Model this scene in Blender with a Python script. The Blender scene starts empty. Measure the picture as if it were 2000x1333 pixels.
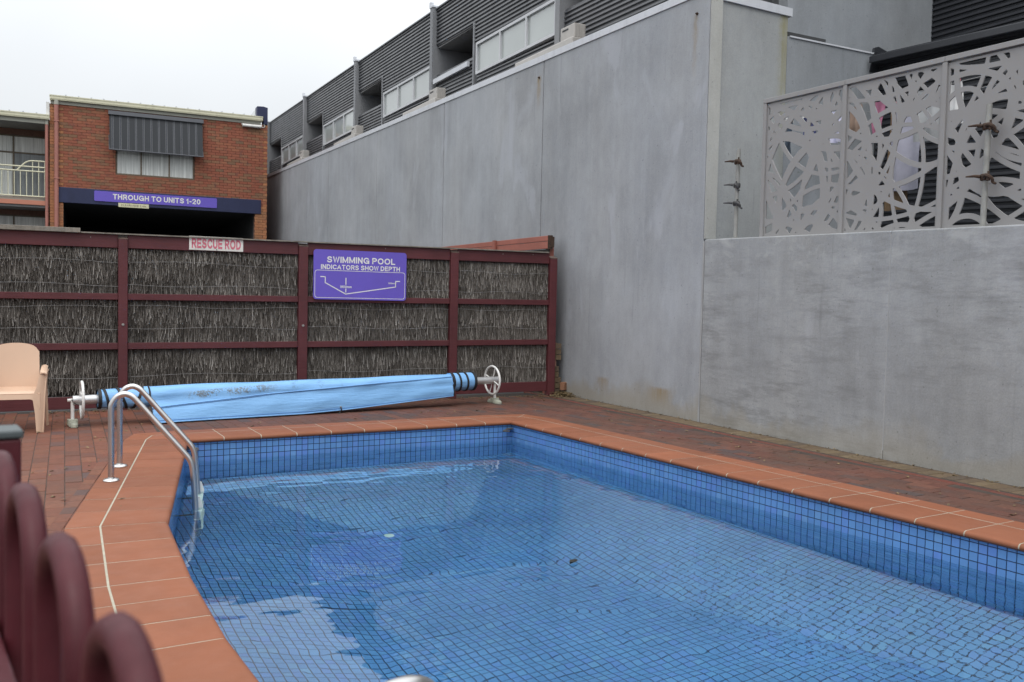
import bpy, math, random
import numpy as np
from mathutils import Vector, Matrix
from mathutils.geometry import tessellate_polygon
random.seed(7)
RNG = np.random.RandomState(11)
SC = bpy.context.scene
COL = SC.collection
PI = math.pi

# ------------------------------------------------------------------ camera, sky, sun, exposure
cd = bpy.data.cameras.new('camera')
cam = bpy.data.objects.new('camera', cd)
COL.objects.link(cam)
CR = Vector((0.86929309, -0.49383301, 0.02141226))
CU = Vector((0.0041558, 0.05061878, 0.9987094))
CF = Vector((0.49427953, 0.8680822, -0.04605483))
CP = Vector((0, 0, 1.42))
cam.matrix_world = Matrix(((CR.x, CU.x, -CF.x, CP.x), (CR.y, CU.y, -CF.y, CP.y), (CR.z, CU.z, -CF.z, CP.z), (0, 0, 0, 1)))
cd.sensor_width = 36
cd.lens = 31.65
cd.clip_start = 0.05
cd.clip_end = 2000
cd.dof.use_dof = True
cd.dof.focus_distance = 10.0
cd.dof.aperture_fstop = 5.6
SC.camera = cam

SUN_EL, SUN_AZ = math.radians(58), math.radians(215)     # azimuth clockwise from +Y
W = bpy.data.worlds.new('World')
SC.world = W
W.use_nodes = True
wt = W.node_tree
wt.nodes.clear()
sky = wt.nodes.new('ShaderNodeTexSky')
sky.sky_type = 'NISHITA'
sky.sun_disc = False
sky.sun_elevation = SUN_EL
sky.sun_rotation = SUN_AZ
sky.dust_density = 4
bg1 = wt.nodes.new('ShaderNodeBackground')
bg1.inputs[1].default_value = 0.1
wt.links.new(sky.outputs[0], bg1.inputs[0])
tc = wt.nodes.new('ShaderNodeTexCoord')
sx = wt.nodes.new('ShaderNodeSeparateXYZ')
wt.links.new(tc.outputs['Generated'], sx.inputs[0])
mr = wt.nodes.new('ShaderNodeMapRange')              # overcast sky: zenith about three times the horizon
mr.inputs[1].default_value = 0.0; mr.inputs[2].default_value = 1.0
mr.inputs[3].default_value = 0.70; mr.inputs[4].default_value = 2.65
mp = wt.nodes.new('ShaderNodeMath'); mp.operation = 'POWER'; mp.inputs[1].default_value = 1.4; mp.use_clamp = True
wt.links.new(sx.outputs[2], mp.inputs[0]); wt.links.new(mp.outputs[0], mr.inputs[0])
ns = wt.nodes.new('ShaderNodeTexNoise')
ns.inputs['Scale'].default_value = 1.6; ns.inputs['Detail'].default_value = 4
wt.links.new(tc.outputs['Generated'], ns.inputs[0])
mr2 = wt.nodes.new('ShaderNodeMapRange')
mr2.inputs[1].default_value = 0.3; mr2.inputs[2].default_value = 0.7
mr2.inputs[3].default_value = 0.90; mr2.inputs[4].default_value = 1.12
wt.links.new(ns.outputs[0], mr2.inputs[0])
mm = wt.nodes.new('ShaderNodeMath'); mm.operation = 'MULTIPLY'
wt.links.new(mr.outputs[0], mm.inputs[0]); wt.links.new(mr2.outputs[0], mm.inputs[1])
bg2 = wt.nodes.new('ShaderNodeBackground')
bg2.inputs[0].default_value = (0.945, 0.975, 1.0, 1)
wt.links.new(mm.outputs[0], bg2.inputs[1])
mx = wt.nodes.new('ShaderNodeMixShader')
mx.inputs[0].default_value = 0.88
wt.links.new(bg1.outputs[0], mx.inputs[1]); wt.links.new(bg2.outputs[0], mx.inputs[2])
wo = wt.nodes.new('ShaderNodeOutputWorld')
wt.links.new(mx.outputs[0], wo.inputs[0])

sl = bpy.data.lights.new('sun', 'SUN')
sl.energy = 1.0
sl.angle = math.radians(30)
sl.color = (1.0, 0.965, 0.92)
so = bpy.data.objects.new('sun', sl)
COL.objects.link(so)
sd = Vector((math.sin(SUN_AZ) * math.cos(SUN_EL), math.cos(SUN_AZ) * math.cos(SUN_EL), math.sin(SUN_EL)))
so.rotation_euler = sd.to_track_quat('Z', 'Y').to_euler()
so.location = (0, 0, 30)

SC.view_settings.view_transform = 'Standard'
SC.view_settings.look = 'None'
SC.view_settings.exposure = 0.12
SC.view_settings.gamma = 1.0
SC.view_settings.use_curve_mapping = False
SC.render.engine = 'CYCLES'
cy = SC.cycles
cy.max_bounces = 12; cy.diffuse_bounces = 4; cy.glossy_bounces = 4; cy.transmission_bounces = 8
cy.caustics_refractive = True; cy.caustics_reflective = False
cy.sample_clamp_indirect = 6
cy.use_denoising = True
try:
    cy.denoiser = 'OPENIMAGEDENOISE'
except Exception:
    pass

# ------------------------------------------------------------------ helpers
WL = {}                                                # world location of every object built


def proj(p):
    d = Vector(p) - CP
    z = d.dot(CF)
    if z < 0.05:
        return None
    return (1000 + d.dot(CR) / z * 1758.27, 666.5 - d.dot(CU) / z * 1758.27, z)


def score(p, size):
    q = proj(p)
    if q is None or q[0] < -20 or q[0] > 2020 or q[1] < -20 or q[1] > 1353:
        return -(Vector(p) - CP).length
    return size * 1000 / q[2]


def tag(o, label=None, cat=None, group=None, kind=None):
    if label: o['label'] = label
    if cat: o['category'] = cat
    if group: o['group'] = group
    if kind: o['kind'] = kind
    return o


def empty(name, loc, label=None, cat=None, group=None, kind=None):
    o = bpy.data.objects.new(name, None)
    o.empty_display_size = 0.1
    COL.objects.link(o)
    o.location = loc
    WL[o] = Vector(loc)
    return tag(o, label, cat, group, kind)


def place(o, world, parent):
    COL.objects.link(o)
    WL[o] = Vector(world)
    if parent is not None:
        o.parent = parent
        o.location = Vector(world) - WL[parent]
    else:
        o.location = world
    return o


class Fr:
    """a flat frame: a along, b across (horizontal), z up"""
    def __init__(s, o, ang=None, u=None):
        s.o = Vector(o)
        s.u = Vector((math.cos(ang), math.sin(ang), 0)) if u is None else Vector(u).normalized()
        s.n = Vector((-s.u.y, s.u.x, 0))
        s.ang = math.atan2(s.u.y, s.u.x)

    def __call__(s, a, b, z):
        v = s.o + s.u * a + s.n * b
        return Vector((v.x, v.y, s.o.z + z))


WORLD = Fr((0, 0, 0), 0.0)


class MB:
    def __init__(s):
        s.v = []; s.f = []; s.m = []

    def add(s, vs, fs, mi=0):
        k = len(s.v)
        s.v += [tuple(p) for p in vs]
        s.f += [tuple(i + k for i in f) for f in fs]
        s.m += [mi] * len(fs)
        return s

    def box(s, fr, a0, a1, b0, b1, z0, z1, mi=0, dz=0.0):
        """dz: extra height at a1 relative to a0"""
        P = [fr(a, b, z + (dz if a == a1 else 0)) for z in (z0, z1) for b in (b0, b1) for a in (a0, a1)]
        return s.add(P, [(0, 2, 3, 1), (4, 5, 7, 6), (0, 1, 5, 4), (2, 6, 7, 3), (0, 4, 6, 2), (1, 3, 7, 5)], mi)

    def hexa(s, lo, hi, mi=0):
        """box from four lower and four upper corners"""
        P = list(lo) + list(hi)
        return s.add(P, [(0, 3, 2, 1), (4, 5, 6, 7), (0, 1, 5, 4), (1, 2, 6, 5), (2, 3, 7, 6), (3, 0, 4, 7)], mi)

    def prism(s, pts, depth, mi=0):
        """pts: planar polygon (3D), depth: extrusion vector"""
        n = len(pts); d = Vector(depth)
        P = [Vector(p) for p in pts] + [Vector(p) + d for p in pts]
        return s.add(P, [tuple(range(n - 1, -1, -1)), tuple(range(n, 2 * n))] + [(i, (i + 1) % n, n + (i + 1) % n, n + i) for i in range(n)], mi)

    def tube(s, path, r, n=10, closed=False, mi=0):
        path = [Vector(p) for p in path]
        m = len(path)
        rr = r if isinstance(r, (list, tuple)) else [r] * m
        t0 = (path[1] - path[0]).normalized()
        ref = Vector((0, 0, 1)) if abs(t0.z) < 0.9 else Vector((1, 0, 0))
        x = t0.cross(ref).normalized()
        V = []
        for i in range(m):
            if closed:
                t = (path[(i + 1) % m] - path[i - 1]).normalized()
            else:
                t = (path[min(i + 1, m - 1)] - path[max(i - 1, 0)]).normalized()
            x = (x - t * x.dot(t)).normalized()
            y = t.cross(x)
            for k in range(n):
                a = 2 * PI * k / n
                V.append(path[i] + (x * math.cos(a) + y * math.sin(a)) * rr[i])
        F = []
        for i in range(m if closed else m - 1):
            j = (i + 1) % m
            for k in range(n):
                l = (k + 1) % n
                F.append((i * n + k, j * n + k, j * n + l, i * n + l))
        if not closed:
            F.append(tuple(range(n))); F.append(tuple((m - 1) * n + k for k in range(n - 1, -1, -1)))
        return s.add(V, F, mi)

    def lathe(s, prof, o, axis=(0, 0, 1), n=20, mi=0):
        """prof: list of (radius, distance along axis)"""
        o = Vector(o); ax = Vector(axis).normalized()
        ref = Vector((1, 0, 0)) if abs(ax.x) < 0.9 else Vector((0, 1, 0))
        x = ax.cross(ref).normalized(); y = ax.cross(x)
        V = []
        for r, h in prof:
            for k in range(n):
                a = 2 * PI * k / n
                V.append(o + ax * h + (x * math.cos(a) + y * math.sin(a)) * max(r, 1e-4))
        F = []
        for i in range(len(prof) - 1):
            for k in range(n):
                l = (k + 1) % n
                F.append((i * n + k, i * n + l, (i + 1) * n + l, (i + 1) * n + k))
        F.append(tuple(range(n - 1, -1, -1)))
        F.append(tuple((len(prof) - 1) * n + k for k in range(n)))
        return s.add(V, F, mi)

    def grid(s, rows, mi=0):
        m = len(rows[0])
        V = [p for r in rows for p in r]
        F = [(i * m + j, i * m + j + 1, (i + 1) * m + j + 1, (i + 1) * m + j) for i in range(len(rows) - 1) for j in range(m - 1)]
        return s.add(V, F, mi)

    def build(s, name, mats, parent=None, smooth=False, origin=None, bevel=0.0, **kw):
        V = np.array(s.v, dtype=float)
        lo, hi = V.min(0), V.max(0)
        c = Vector(((lo[0] + hi[0]) / 2, (lo[1] + hi[1]) / 2, lo[2])) if origin is None else Vector(origin)
        me = bpy.data.meshes.new(name)
        me.from_pydata((V - np.array(c)).tolist(), [], s.f)
        if not isinstance(mats, (list, tuple)): mats = [mats]
        for m in mats: me.materials.append(m)
        if len(mats) > 1:
            me.polygons.foreach_set('material_index', s.m)
        if smooth:
            me.polygons.foreach_set('use_smooth', [True] * len(me.polygons))
            if smooth != 'all':
                me.set_sharp_from_angle(angle=math.radians(smooth if smooth is not True else 40))
        me.update()
        o = bpy.data.objects.new(name, me)
        place(o, c, parent)
        if bevel:
            b = o.modifiers.new('bevel', 'BEVEL'); b.width = bevel; b.segments = 2; b.limit_method = 'ANGLE'
        return tag(o, **kw)


def smoothpath(pts, k=4):
    """Catmull-Rom through points"""
    P = [Vector(p) for p in pts]
    P = [P[0] * 2 - P[1]] + P + [P[-1] * 2 - P[-2]]
    out = []
    for i in range(1, len(P) - 2):
        for j in range(k):
            t = j / k
            a, b, c, d = P[i - 1], P[i], P[i + 1], P[i + 2]
            out.append(0.5 * ((2 * b) + (c - a) * t + (2 * a - 5 * b + 4 * c - d) * t * t + (3 * b - a - 3 * c + d) * t ** 3))
    out.append(P[-2])
    return out


_PM = {}


def piece_mesh(name, size, ch, m):
    key = (name, tuple(round(q, 4) for q in size), ch, m.name)
    if key in _PM: return _PM[key]
    x, y, z = [q / 2 for q in size]
    if ch:
        V = [(-x, -y, -z), (x, -y, -z), (x, y, -z), (-x, y, -z), (-x, -y, z - ch), (x, -y, z - ch), (x, y, z - ch), (-x, y, z - ch),
             (-x + ch, -y + ch, z), (x - ch, -y + ch, z), (x - ch, y - ch, z), (-x + ch, y - ch, z)]
        F = [(0, 3, 2, 1), (8, 9, 10, 11)] + [(i, (i + 1) % 4, 4 + (i + 1) % 4, 4 + i) for i in range(4)] + [(4 + i, 4 + (i + 1) % 4, 8 + (i + 1) % 4, 8 + i) for i in range(4)]
    else:
        V = [(-x, -y, -z), (x, -y, -z), (x, y, -z), (-x, y, -z), (-x, -y, z), (x, -y, z), (x, y, z), (-x, y, z)]
        F = [(0, 3, 2, 1), (4, 5, 6, 7)] + [(i, (i + 1) % 4, 4 + (i + 1) % 4, 4 + i) for i in range(4)]
    me = bpy.data.meshes.new(name)
    me.from_pydata(V, [], F)
    me.materials.append(m)
    me.update()
    _PM[key] = (me, V, F)
    return _PM[key]


def pieces(parent, name, items, m, limit=300, ch=0.0):
    """items: (centre, size, turn about z, tilt). The limit that show largest are objects, the rest one mesh."""
    items = sorted(items, key=lambda t: -score(t[0], max(t[1])))
    rest = MB()
    for i, (c, size, rz) in enumerate(items):
        me, V, F = piece_mesh(name, size, ch, m)
        tx, ty = random.uniform(-.006, .006), random.uniform(-.006, .006)
        if i < limit:
            o = bpy.data.objects.new(name, me)
            place(o, c, parent)
            o.rotation_euler = (tx if ch else 0, ty if ch else 0, rz)
        else:
            ca, sa = math.cos(rz), math.sin(rz)
            rest.add([(c[0] + x * ca - y * sa, c[1] + x * sa + y * ca, c[2] + z) for x, y, z in V], F)
    if rest.v:
        rest.build(name, m, parent, kind='stuff')


def inpoly(x, y, poly):
    c = False
    n = len(poly)
    for i in range(n):
        x1, y1 = poly[i][0], poly[i][1]; x2, y2 = poly[i - 1][0], poly[i - 1][1]
        if (y1 > y) != (y2 > y) and x < (x2 - x1) * (y - y1) / (y2 - y1) + x1:
            c = not c
    return c


# ------------------------------------------------------------------ materials
def lin(r, g, b):
    return tuple(((c / 255) / 12.92 if c / 255 <= .04045 else ((c / 255 + .055) / 1.055) ** 2.4) for c in (r, g, b))


class N:
    def __init__(s, name):
        s.mat = bpy.data.materials.new(name)
        s.mat.use_nodes = True
        s.t = s.mat.node_tree
        s.b = s.t.nodes['Principled BSDF']
        s._pos = None

    def n(s, ty): return s.t.nodes.new(ty)

    def l(s, a, b):
        if hasattr(a, 'is_output'): s.t.links.new(a, b)
        elif isinstance(a, (int, float)):
            try: b.default_value = a
            except TypeError: b.default_value = (a, a, a, 1)[:len(b.default_value)]
        else:
            a = tuple(a)
            b.default_value = a if len(a) == len(b.default_value) else a + (1,)

    def pos(s):
        if s._pos is None:
            s.geo = s.n('ShaderNodeNewGeometry'); s._pos = s.geo.outputs['Position']
        return s._pos

    def rnd(s):
        s.pos()
        oi = s.n('ShaderNodeObjectInfo')
        return s.m('FRACT', s.m('ADD', oi.outputs['Random'], s.geo.outputs['Random Per Island']), 0)

    def m(s, op, a, b=0.0, c=None):
        k = s.n('ShaderNodeMath'); k.operation = op
        s.l(a, k.inputs[0]); s.l(b, k.inputs[1])
        if c is not None: s.l(c, k.inputs[2])
        return k.outputs[0]

    def map(s, v, sc, off=(0, 0, 0), rot=(0, 0, 0)):
        k = s.n('ShaderNodeMapping')
        s.l(v, k.inputs[0]); k.inputs['Scale'].default_value = sc; k.inputs['Location'].default_value = off; k.inputs['Rotation'].default_value = rot
        return k.outputs[0]

    def noise(s, v, scale, detail=3, rough=.55, dist=0):
        k = s.n('ShaderNodeTexNoise')
        s.l(v, k.inputs['Vector']); k.inputs['Scale'].default_value = scale; k.inputs['Detail'].default_value = detail
        k.inputs['Roughness'].default_value = rough; k.inputs['Distortion'].default_value = dist
        return k.outputs[0]

    def rng(s, v, a, b, c=0.0, d=1.0, smooth=False):
        k = s.n('ShaderNodeMapRange')
        if smooth: k.interpolation_type = 'SMOOTHSTEP'
        s.l(v, k.inputs[0])
        for i, q in enumerate((a, b, c, d)): s.l(q, k.inputs[i + 1])
        return k.outputs[0]

    def mix(s, f, a, b, mode='MIX'):
        k = s.n('ShaderNodeMix'); k.data_type = 'RGBA'; k.blend_type = mode
        s.l(f, k.inputs[0]); s.l(a, k.inputs[6]); s.l(b, k.inputs[7])
        return k.outputs[2]

    def ramp(s, f, stops, const=False):
        k = s.n('ShaderNodeValToRGB'); e = k.color_ramp.elements
        if const: k.color_ramp.interpolation = 'CONSTANT'
        while len(e) < len(stops): e.new(0.5)
        for i, (p, c) in enumerate(stops):
            e[i].position = p; e[i].color = tuple(c) + (1,)
        s.l(f, k.inputs[0])
        return k.outputs[0]

    def scale(s, col, f):
        k = s.n('ShaderNodeVectorMath'); k.operation = 'SCALE'
        s.l(col, k.inputs[0]); s.l(f, k.inputs['Scale'])
        return k.outputs[0]

    def sep(s, v):
        k = s.n('ShaderNodeSeparateXYZ'); s.l(v, k.inputs[0]); return k.outputs

    def bump(s, h, dist=.01, strength=1.0):
        k = s.n('ShaderNodeBump'); k.inputs['Distance'].default_value = dist; k.inputs['Strength'].default_value = strength
        s.l(h, k.inputs['Height']); s.l(k.outputs[0], s.b.inputs['Normal'])

    def out(s, col=None, rough=None, metal=None, spec=None):
        if col is not None: s.l(col, s.b.inputs['Base Color'])
        if rough is not None: s.l(rough, s.b.inputs['Roughness'])
        if metal is not None: s.l(metal, s.b.inputs['Metallic'])
        if spec is not None: s.l(spec, s.b.inputs['Specular IOR Level'])
        return s.mat


def simple(name, col, rough=.6, var=.12, sc=4, rand=0.0, bump=0.0, bsc=60, metal=0.0, spec=.5, grime=0.0):
    g = N(name)
    f = g.rng(g.noise(g.pos(), sc, 5), .25, .75, 1 - var, 1 + var)
    if rand: f = g.m('MULTIPLY', f, g.rng(g.rnd(), 0, 1, 1 - rand, 1 + rand))
    c = g.scale(col, f)
    if grime:
        c = g.mix(g.rng(g.noise(g.map(g.pos(), (1, 1, .3)), sc * 2.3, 6, .7), .5, .75, 0, grime), c, g.scale(col, .35))
    if bump: g.bump(g.noise(g.pos(), bsc, 4), bump, 1)
    r = g.rng(g.noise(g.pos(), sc * 3, 3), .3, .7, max(rough - .08, .02), min(rough + .08, 1))
    return g.out(c, r, metal, spec)


def concrete(name, col, smudge=0.0, rust=(), base=0.0, var=1.0, green=0.0, bloom=0.0, rustcol=(.26, .17, .05)):
    g = N(name)
    P = g.pos()
    n1 = g.noise(P, .55, 5, .6)
    n2 = g.noise(g.map(P, (2.6, 2.6, .16)), 2.0, 6, .62)
    n3 = g.noise(P, 55, 3, .6)
    n5 = g.noise(g.map(P, (1, 1, .5)), 9, 5, .7)
    f = g.m('ADD', g.rng(n1, .3, .7, .84 , 1.12), g.rng(n2, .3, .7, -.055 * var, .055 * var))
    f = g.m('ADD', f, g.rng(g.noise(g.map(P, (1, 1, .7), (9, 2, 5)), 2.2, 6, .65), .3, .7, -.07, .07))
    f = g.m('ADD', f, g.rng(n3, .3, .7, -.06, .06))
    f = g.m('ADD', f, g.rng(n5, .3, .7, -.06 * var, .06 * var))
    oi = g.n('ShaderNodeObjectInfo')
    f = g.m('MULTIPLY', f, g.rng(oi.outputs['Random'], 0, 1, .95, 1.05))
    c = g.scale(col, f)
    tint = g.noise(g.map(P, (1, 1, .4)), .8, 3)
    c = g.mix(g.rng(tint, .35, .65, 0, .5), c, g.mix(1.0, c, (.97, 1.0, 1.05), 'MULTIPLY'))
    # pale lime bloom in upright smears
    pl = g.rng(g.noise(g.map(P, (1.1, 1.1, .45), (4, 1, 2)), 1.5, 4, .55, .6), .6, .68, 0, .45)
    c = g.mix(pl, c, (col[0] * 1.28, col[1] * 1.29, col[2] * 1.36))
    # thin dark runs
    ru = g.rng(g.noise(g.map(P, (6, 6, .22), (1, 7, 3)), 2.2, 4, .6), .64, .76, 0, .4)
    c = g.mix(ru, c, g.scale(col, .55))
    # air holes
    ah = g.rng(g.noise(P, 28, 1, .4), .75, .78, 0, .5)
    c = g.mix(ah, c, g.scale(col, .4))
    if smudge:
        sm = g.rng(g.noise(g.map(P, (.75, .75, 3.6), (2, 5, 1)), 2.1, 10, .72, .1), .46, .74, 0, 1)
        am = g.rng(g.noise(P, .75, 4, .6), .38, .62, .15, 1)
        c = g.mix(g.m('MULTIPLY', g.m('MULTIPLY', sm, am), smudge), c, g.scale(col, .48))
        c = g.mix(g.rng(g.noise(g.map(P, (1, 1, 6), (1, 3, 2)), 5, 8, .75), .54, .74, 0, .4), c, g.scale(col, .5))
    if bloom:
        z = g.sep(P)[2]
        bm_ = g.rng(g.noise(g.map(P, (1, 1, 1.3), (7, 3, 1)), 3.0, 5, .6, .7), .54, .68, 0, bloom)
        c = g.mix(g.m('MULTIPLY', bm_, g.rng(z, 1.65, 1.95, 0, 1, True)), c, g.scale(col, 1.4))
    if base:
        z = g.sep(P)[2]
        h = g.m('ADD', .03, g.m('MULTIPLY', g.rng(g.noise(P, 1.3, 5, .65), .35, .75), .65))
        mk = g.m('MULTIPLY', g.rng(g.m('DIVIDE', z, h), .2, 1.0, 1, 0, True), base)
        c = g.mix(mk, c, (.30, .245, .145))
    for (x, y, z, w, ln, al) in rust:
        o = g.sep(P)
        dx = g.m('SQRT', g.m('ADD', g.m('POWER', g.m('SUBTRACT', o[0], x), 2), g.m('POWER', g.m('SUBTRACT', o[1], y), 2)))
        wob = g.m('ADD', dx, g.rng(g.noise(P, 14, 3), .3, .7, -.02, .02))
        a = g.rng(wob, 0, w, 1, 0, True)
        dz = g.m('SUBTRACT', z, o[2])
        b_ = g.m('MULTIPLY', g.rng(dz, -.02, .02, 0, 1), g.rng(dz, .03, ln, 1, 0, True))
        mk = g.m('MULTIPLY', g.m('MULTIPLY', g.m('MULTIPLY', a, b_), al), g.rng(g.noise(g.map(P, (14, 14, 1.2)), 2, 4, .7), .3, .6, .35, 1))
        c = g.mix(mk, c, rustcol)
    if green:
        o = g.sep(P)
        c = g.mix(g.m('MULTIPLY', g.rng(g.noise(g.map(P, (5, 5, .2)), 2, 4), .45, .75), green), c, (.22, .22, .08))
    g.bump(g.m('ADD', g.m('MULTIPLY', n3, .35), g.m('MULTIPLY', n5, .9)), .006, .6)
    return g.out(c, g.rng(n5, .3, .7, .6, .8), 0, .35)


def brickmat(name, stops, mott=.25, bsc=38, rough=.8, dirt=0.0):
    g = N(name)
    P = g.pos()
    c = g.ramp(g.rnd(), stops)
    n = g.noise(P, bsc, 5, .65)
    c = g.scale(c, g.rng(n, .25, .75, 1 - mott, 1 + mott))
    lo = g.noise(P, 9, 3)
    c = g.mix(g.rng(lo, .55, .75, 0, .5), c, (.085, .062, .062))
    if dirt:
        c = g.mix(g.rng(g.noise(P, 1.1, 5, .6), .4, .7, 0, dirt), c, (.07, .05, .035))
    g.bump(n, .003, .7)
    return g.out(c, rough, 0, .3)


def paintwood(name, col, wear=.3):
    g = N(name)
    P = g.pos()
    gr = g.noise(g.map(P, (3, 3, 30)), 1.6, 5, .6)
    f = g.m('ADD', g.rng(g.noise(P, 2.2, 5, .6), .3, .7, .82, 1.12), g.rng(gr, .3, .7, -.1, .1))
    c = g.scale(col, f)
    ch = g.rng(g.noise(g.map(P, (4, 4, 40), (3, 1, 2)), 1.4, 6, .7), .7, .74, 0, wear)
    c = g.mix(ch, c, (.34, .27, .24))
    g.bump(gr, .003, .6)
    return g.out(c, g.rng(gr, .3, .7, .42, .62), 0, .4)


M = {}
M['conc'] = concrete('concrete_panel', (.33, .341, .358), base=.42,
                     rust=((7.55, 12.53, 5.0, .10, .6, .8), (7.38, 8.60, 4.93, .07, 1.0, .5), (7.44, 10.45, .34, .22, .26, .6), (7.40, 9.10, .32, .36, .28, .7)))
M['conc_low'] = concrete('concrete_low', (.318, .324, .328), smudge=1.0, base=.28, bloom=.55)
M['conc_pale'] = concrete('concrete_pale', (.41, .41, .385), var=.8)
M['conc_ret'] = concrete('concrete_return', (.315, .325, .325), var=.8, rust=((8.585, 8.30, 5.3, .16, 3.0, .8),), rustcol=(.25, .225, .085))
M['conc_far'] = concrete('concrete_far', (.27, .285, .30), var=.7)
M['caulk'] = simple('joint_caulk', (.33, .335, .34), .7)
M['jointdark'] = simple('joint_dark', (.09, .09, .095), .8)
M['capmetal'] = simple('capping_metal', (.58, .60, .64), .38, .06, 2, spec=.5, grime=.3)
M['fin'] = concrete('fin_concrete', (.24, .245, .255), var=.7)
M['clad'] = simple('dark_cladding', (.085, .088, .096), .34, .14, 1.5, spec=.6)
M['clad2'] = simple('black_cladding', (.028, .030, .036), .4, .12, 1.5, spec=.5)
M['soffit'] = simple('soffit_grey', (.2, .2, .2), .7)
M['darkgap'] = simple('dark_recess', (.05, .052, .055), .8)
M['alu'] = simple('window_frame', (.52, .53, .55), .4, .05, 3, spec=.5)
M['acb'] = simple('beige_plastic', (.42, .40, .375), .5, .07, 3, grime=.2)
M['white'] = simple('white_enamel', (.72, .72, .70), .4, .07, 6, grime=.35)
M['cream'] = simple('cream_enamel', (.62, .60, .44), .45, .06, 2, grime=.25)
M['creamdk'] = simple('cream_fascia', (.36, .36, .31), .5, .07, 2, grime=.2)
M['terrapipe'] = simple('terracotta_pipe', (.36, .15, .12), .5, .08, 3)
M['salmon'] = simple('salmon_beam', (.47, .19, .125), .55, .08, 3)
M['navy'] = simple('navy_paint', (.022, .028, .075), .5, .15, 2, spec=.4, grime=.3)
M['purple'] = simple('purple_sign', (.135, .095, .50), .38, .05, 3, spec=.5)
M['letter'] = simple('white_lettering', (.74, .74, .70), .5, .04, 8)
M['lettercream'] = simple('cream_plate', (.64, .62, .42), .5, .05, 6, grime=.3)
M['letterdk'] = simple('faded_lettering', (.25, .22, .15), .6)
M['lettergold'] = simple('dark_lettering', (.20, .19, .16), .6)
M['redletter'] = simple('faded_red_lettering', (.58, .15, .20), .55, .15, 20)
M['plate'] = simple('white_plate', (.68, .66, .62), .5, .07, 8, grime=.4)
M['timber'] = paintwood('burgundy_paint', (.096, .024, .028), .35)
M['timberlt'] = paintwood('faded_red_paint', (.33, .115, .085), .25)
M['weathered'] = simple('weathered_timber', (.22, .20, .17), .9, .4, 7, bump=.004, bsc=40, grime=.6)
M['posttop'] = simple('weathered_post_top', (.11, .075, .062), .9, .4, 9, grime=.5)
M['wire'] = simple('galvanised_wire', (.30, .30, .30), .5, .1, metal=.3)
M['steel'] = simple('stainless_steel', (.60, .59, .58), .30, .03, .7, metal=1.0)
M['galv'] = simple('galvanised_steel', (.30, .30, .285), .6, .15, 12, metal=.15, grime=.4)
M['rust'] = simple('rusted_steel', (.052, .030, .020), .85, .5, 30)
M['peach'] = simple('peach_plastic', (.58, .40, .285), .42, .03, 2, spec=.45)
M['coverdk'] = simple('black_webbing', (.012, .013, .016), .6)
M['rollmetal'] = simple('roller_aluminium', (.60, .60, .60), .35, .05, 8, metal=.7)
M['foot'] = simple('mouldy_plastic', (.36, .37, .30), .6, .3, 12, grime=.6)
M['terra'] = None
M['groutlt'] = simple('cream_grout', (.36, .33, .26), .85, .15, 20)
M['mortar'] = simple('mortar', (.24, .135, .10), .9, .2, 15)
M['soil'] = simple('bedding_sand', (.052, .037, .029), .95, .4, 6)
M['groutdk'] = simple('navy_grout', (.010, .020, .050), .6, .2, 6)
M['asphalt'] = simple('asphalt', (.06, .06, .06), .9, .2, 3)
M['screen'] = simple('screen_metal', (.275, .268, .268), .42, .03, 2, spec=.4)
M['loop'] = simple('burgundy_powdercoat', (.068, .013, .018), .5, .2, 14, spec=.25, grime=.4)
M['capgrey'] = simple('grey_plastic_cap', (.07, .085, .09), .4, .1, 6)
M['chip'] = simple('bare_chipped_paint', (.45, .40, .38), .6, .5, 90)
M['leaf'] = simple('dry_leaf', (.16, .115, .055), .8, .4, 20, rand=.4)
M['leafdk'] = simple('wet_leaf', (.02, .02, .015), .6)
M['hook'] = simple('dull_metal', (.055, .055, .058), .5, .1)
M['drain'] = simple('pale_plastic', (.62, .70, .62), .5)
M['poolwhite'] = simple('white_tread', (.75, .77, .76), .45, .05)
M['curtain'] = None

g = N('terracotta_tile'); P = g.pos()
f = g.m('MULTIPLY', g.rng(g.noise(P, 3.2, 5, .6), .3, .7, .88, 1.1), g.rng(g.rnd(), 0, 1, .84, 1.12))
c = g.scale((.228, .080, .039), f)
c = g.mix(g.rng(g.noise(P, 1.3, 4), .4, .7, 0, .35), c, (.225, .092, .052))
c = g.mix(g.rng(g.noise(P, 22, 5, .7), .62, .76, 0, .3), c, (.16, .07, .045))
g.bump(g.noise(P, 90, 4), .0012, .8)
c = g.mix(g.rng(g.noise(P, .8, 6, .7), .55, .72, 0, .45), c, (.15, .060, .036))
M['terra'] = g.out(c, g.rng(g.noise(P, 6, 4), .3, .7, .55, .75), 0, .28)

M['brick'] = brickmat('red_brick', [(0, lin(134, 82, 66)), (.2, lin(146, 90, 71)), (.45, lin(138, 82, 65)), (.62, lin(150, 96, 74)), (.8, lin(136, 98, 76)), (.92, lin(126, 95, 74)), (1, lin(118, 92, 72))], .12, 20, .85)
M['brickor'] = brickmat('orange_brick', [(0, lin(160, 106, 76)), (.5, lin(168, 116, 82)), (1, lin(142, 104, 78))], .14, 20, .85)
M['paver'] = brickmat('clay_paver', [(0, lin(98, 64, 54)), (.3, lin(116, 72, 57)), (.55, lin(107, 66, 53)), (.75, lin(122, 78, 60)), (.9, lin(94, 68, 62)), (1, lin(90, 70, 69))], .22, 30, .8, .4)
M['paver2'] = brickmat('dirtier_clay_paver', [(0, lin(84, 58, 51)), (.3, lin(98, 64, 54)), (.55, lin(92, 58, 49)), (.75, lin(106, 70, 58)), (.9, lin(80, 62, 58)), (1, lin(76, 64, 64))], .22, 30, .8, .5)  # dirtier, darker clay for the pavers on the right side
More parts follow.
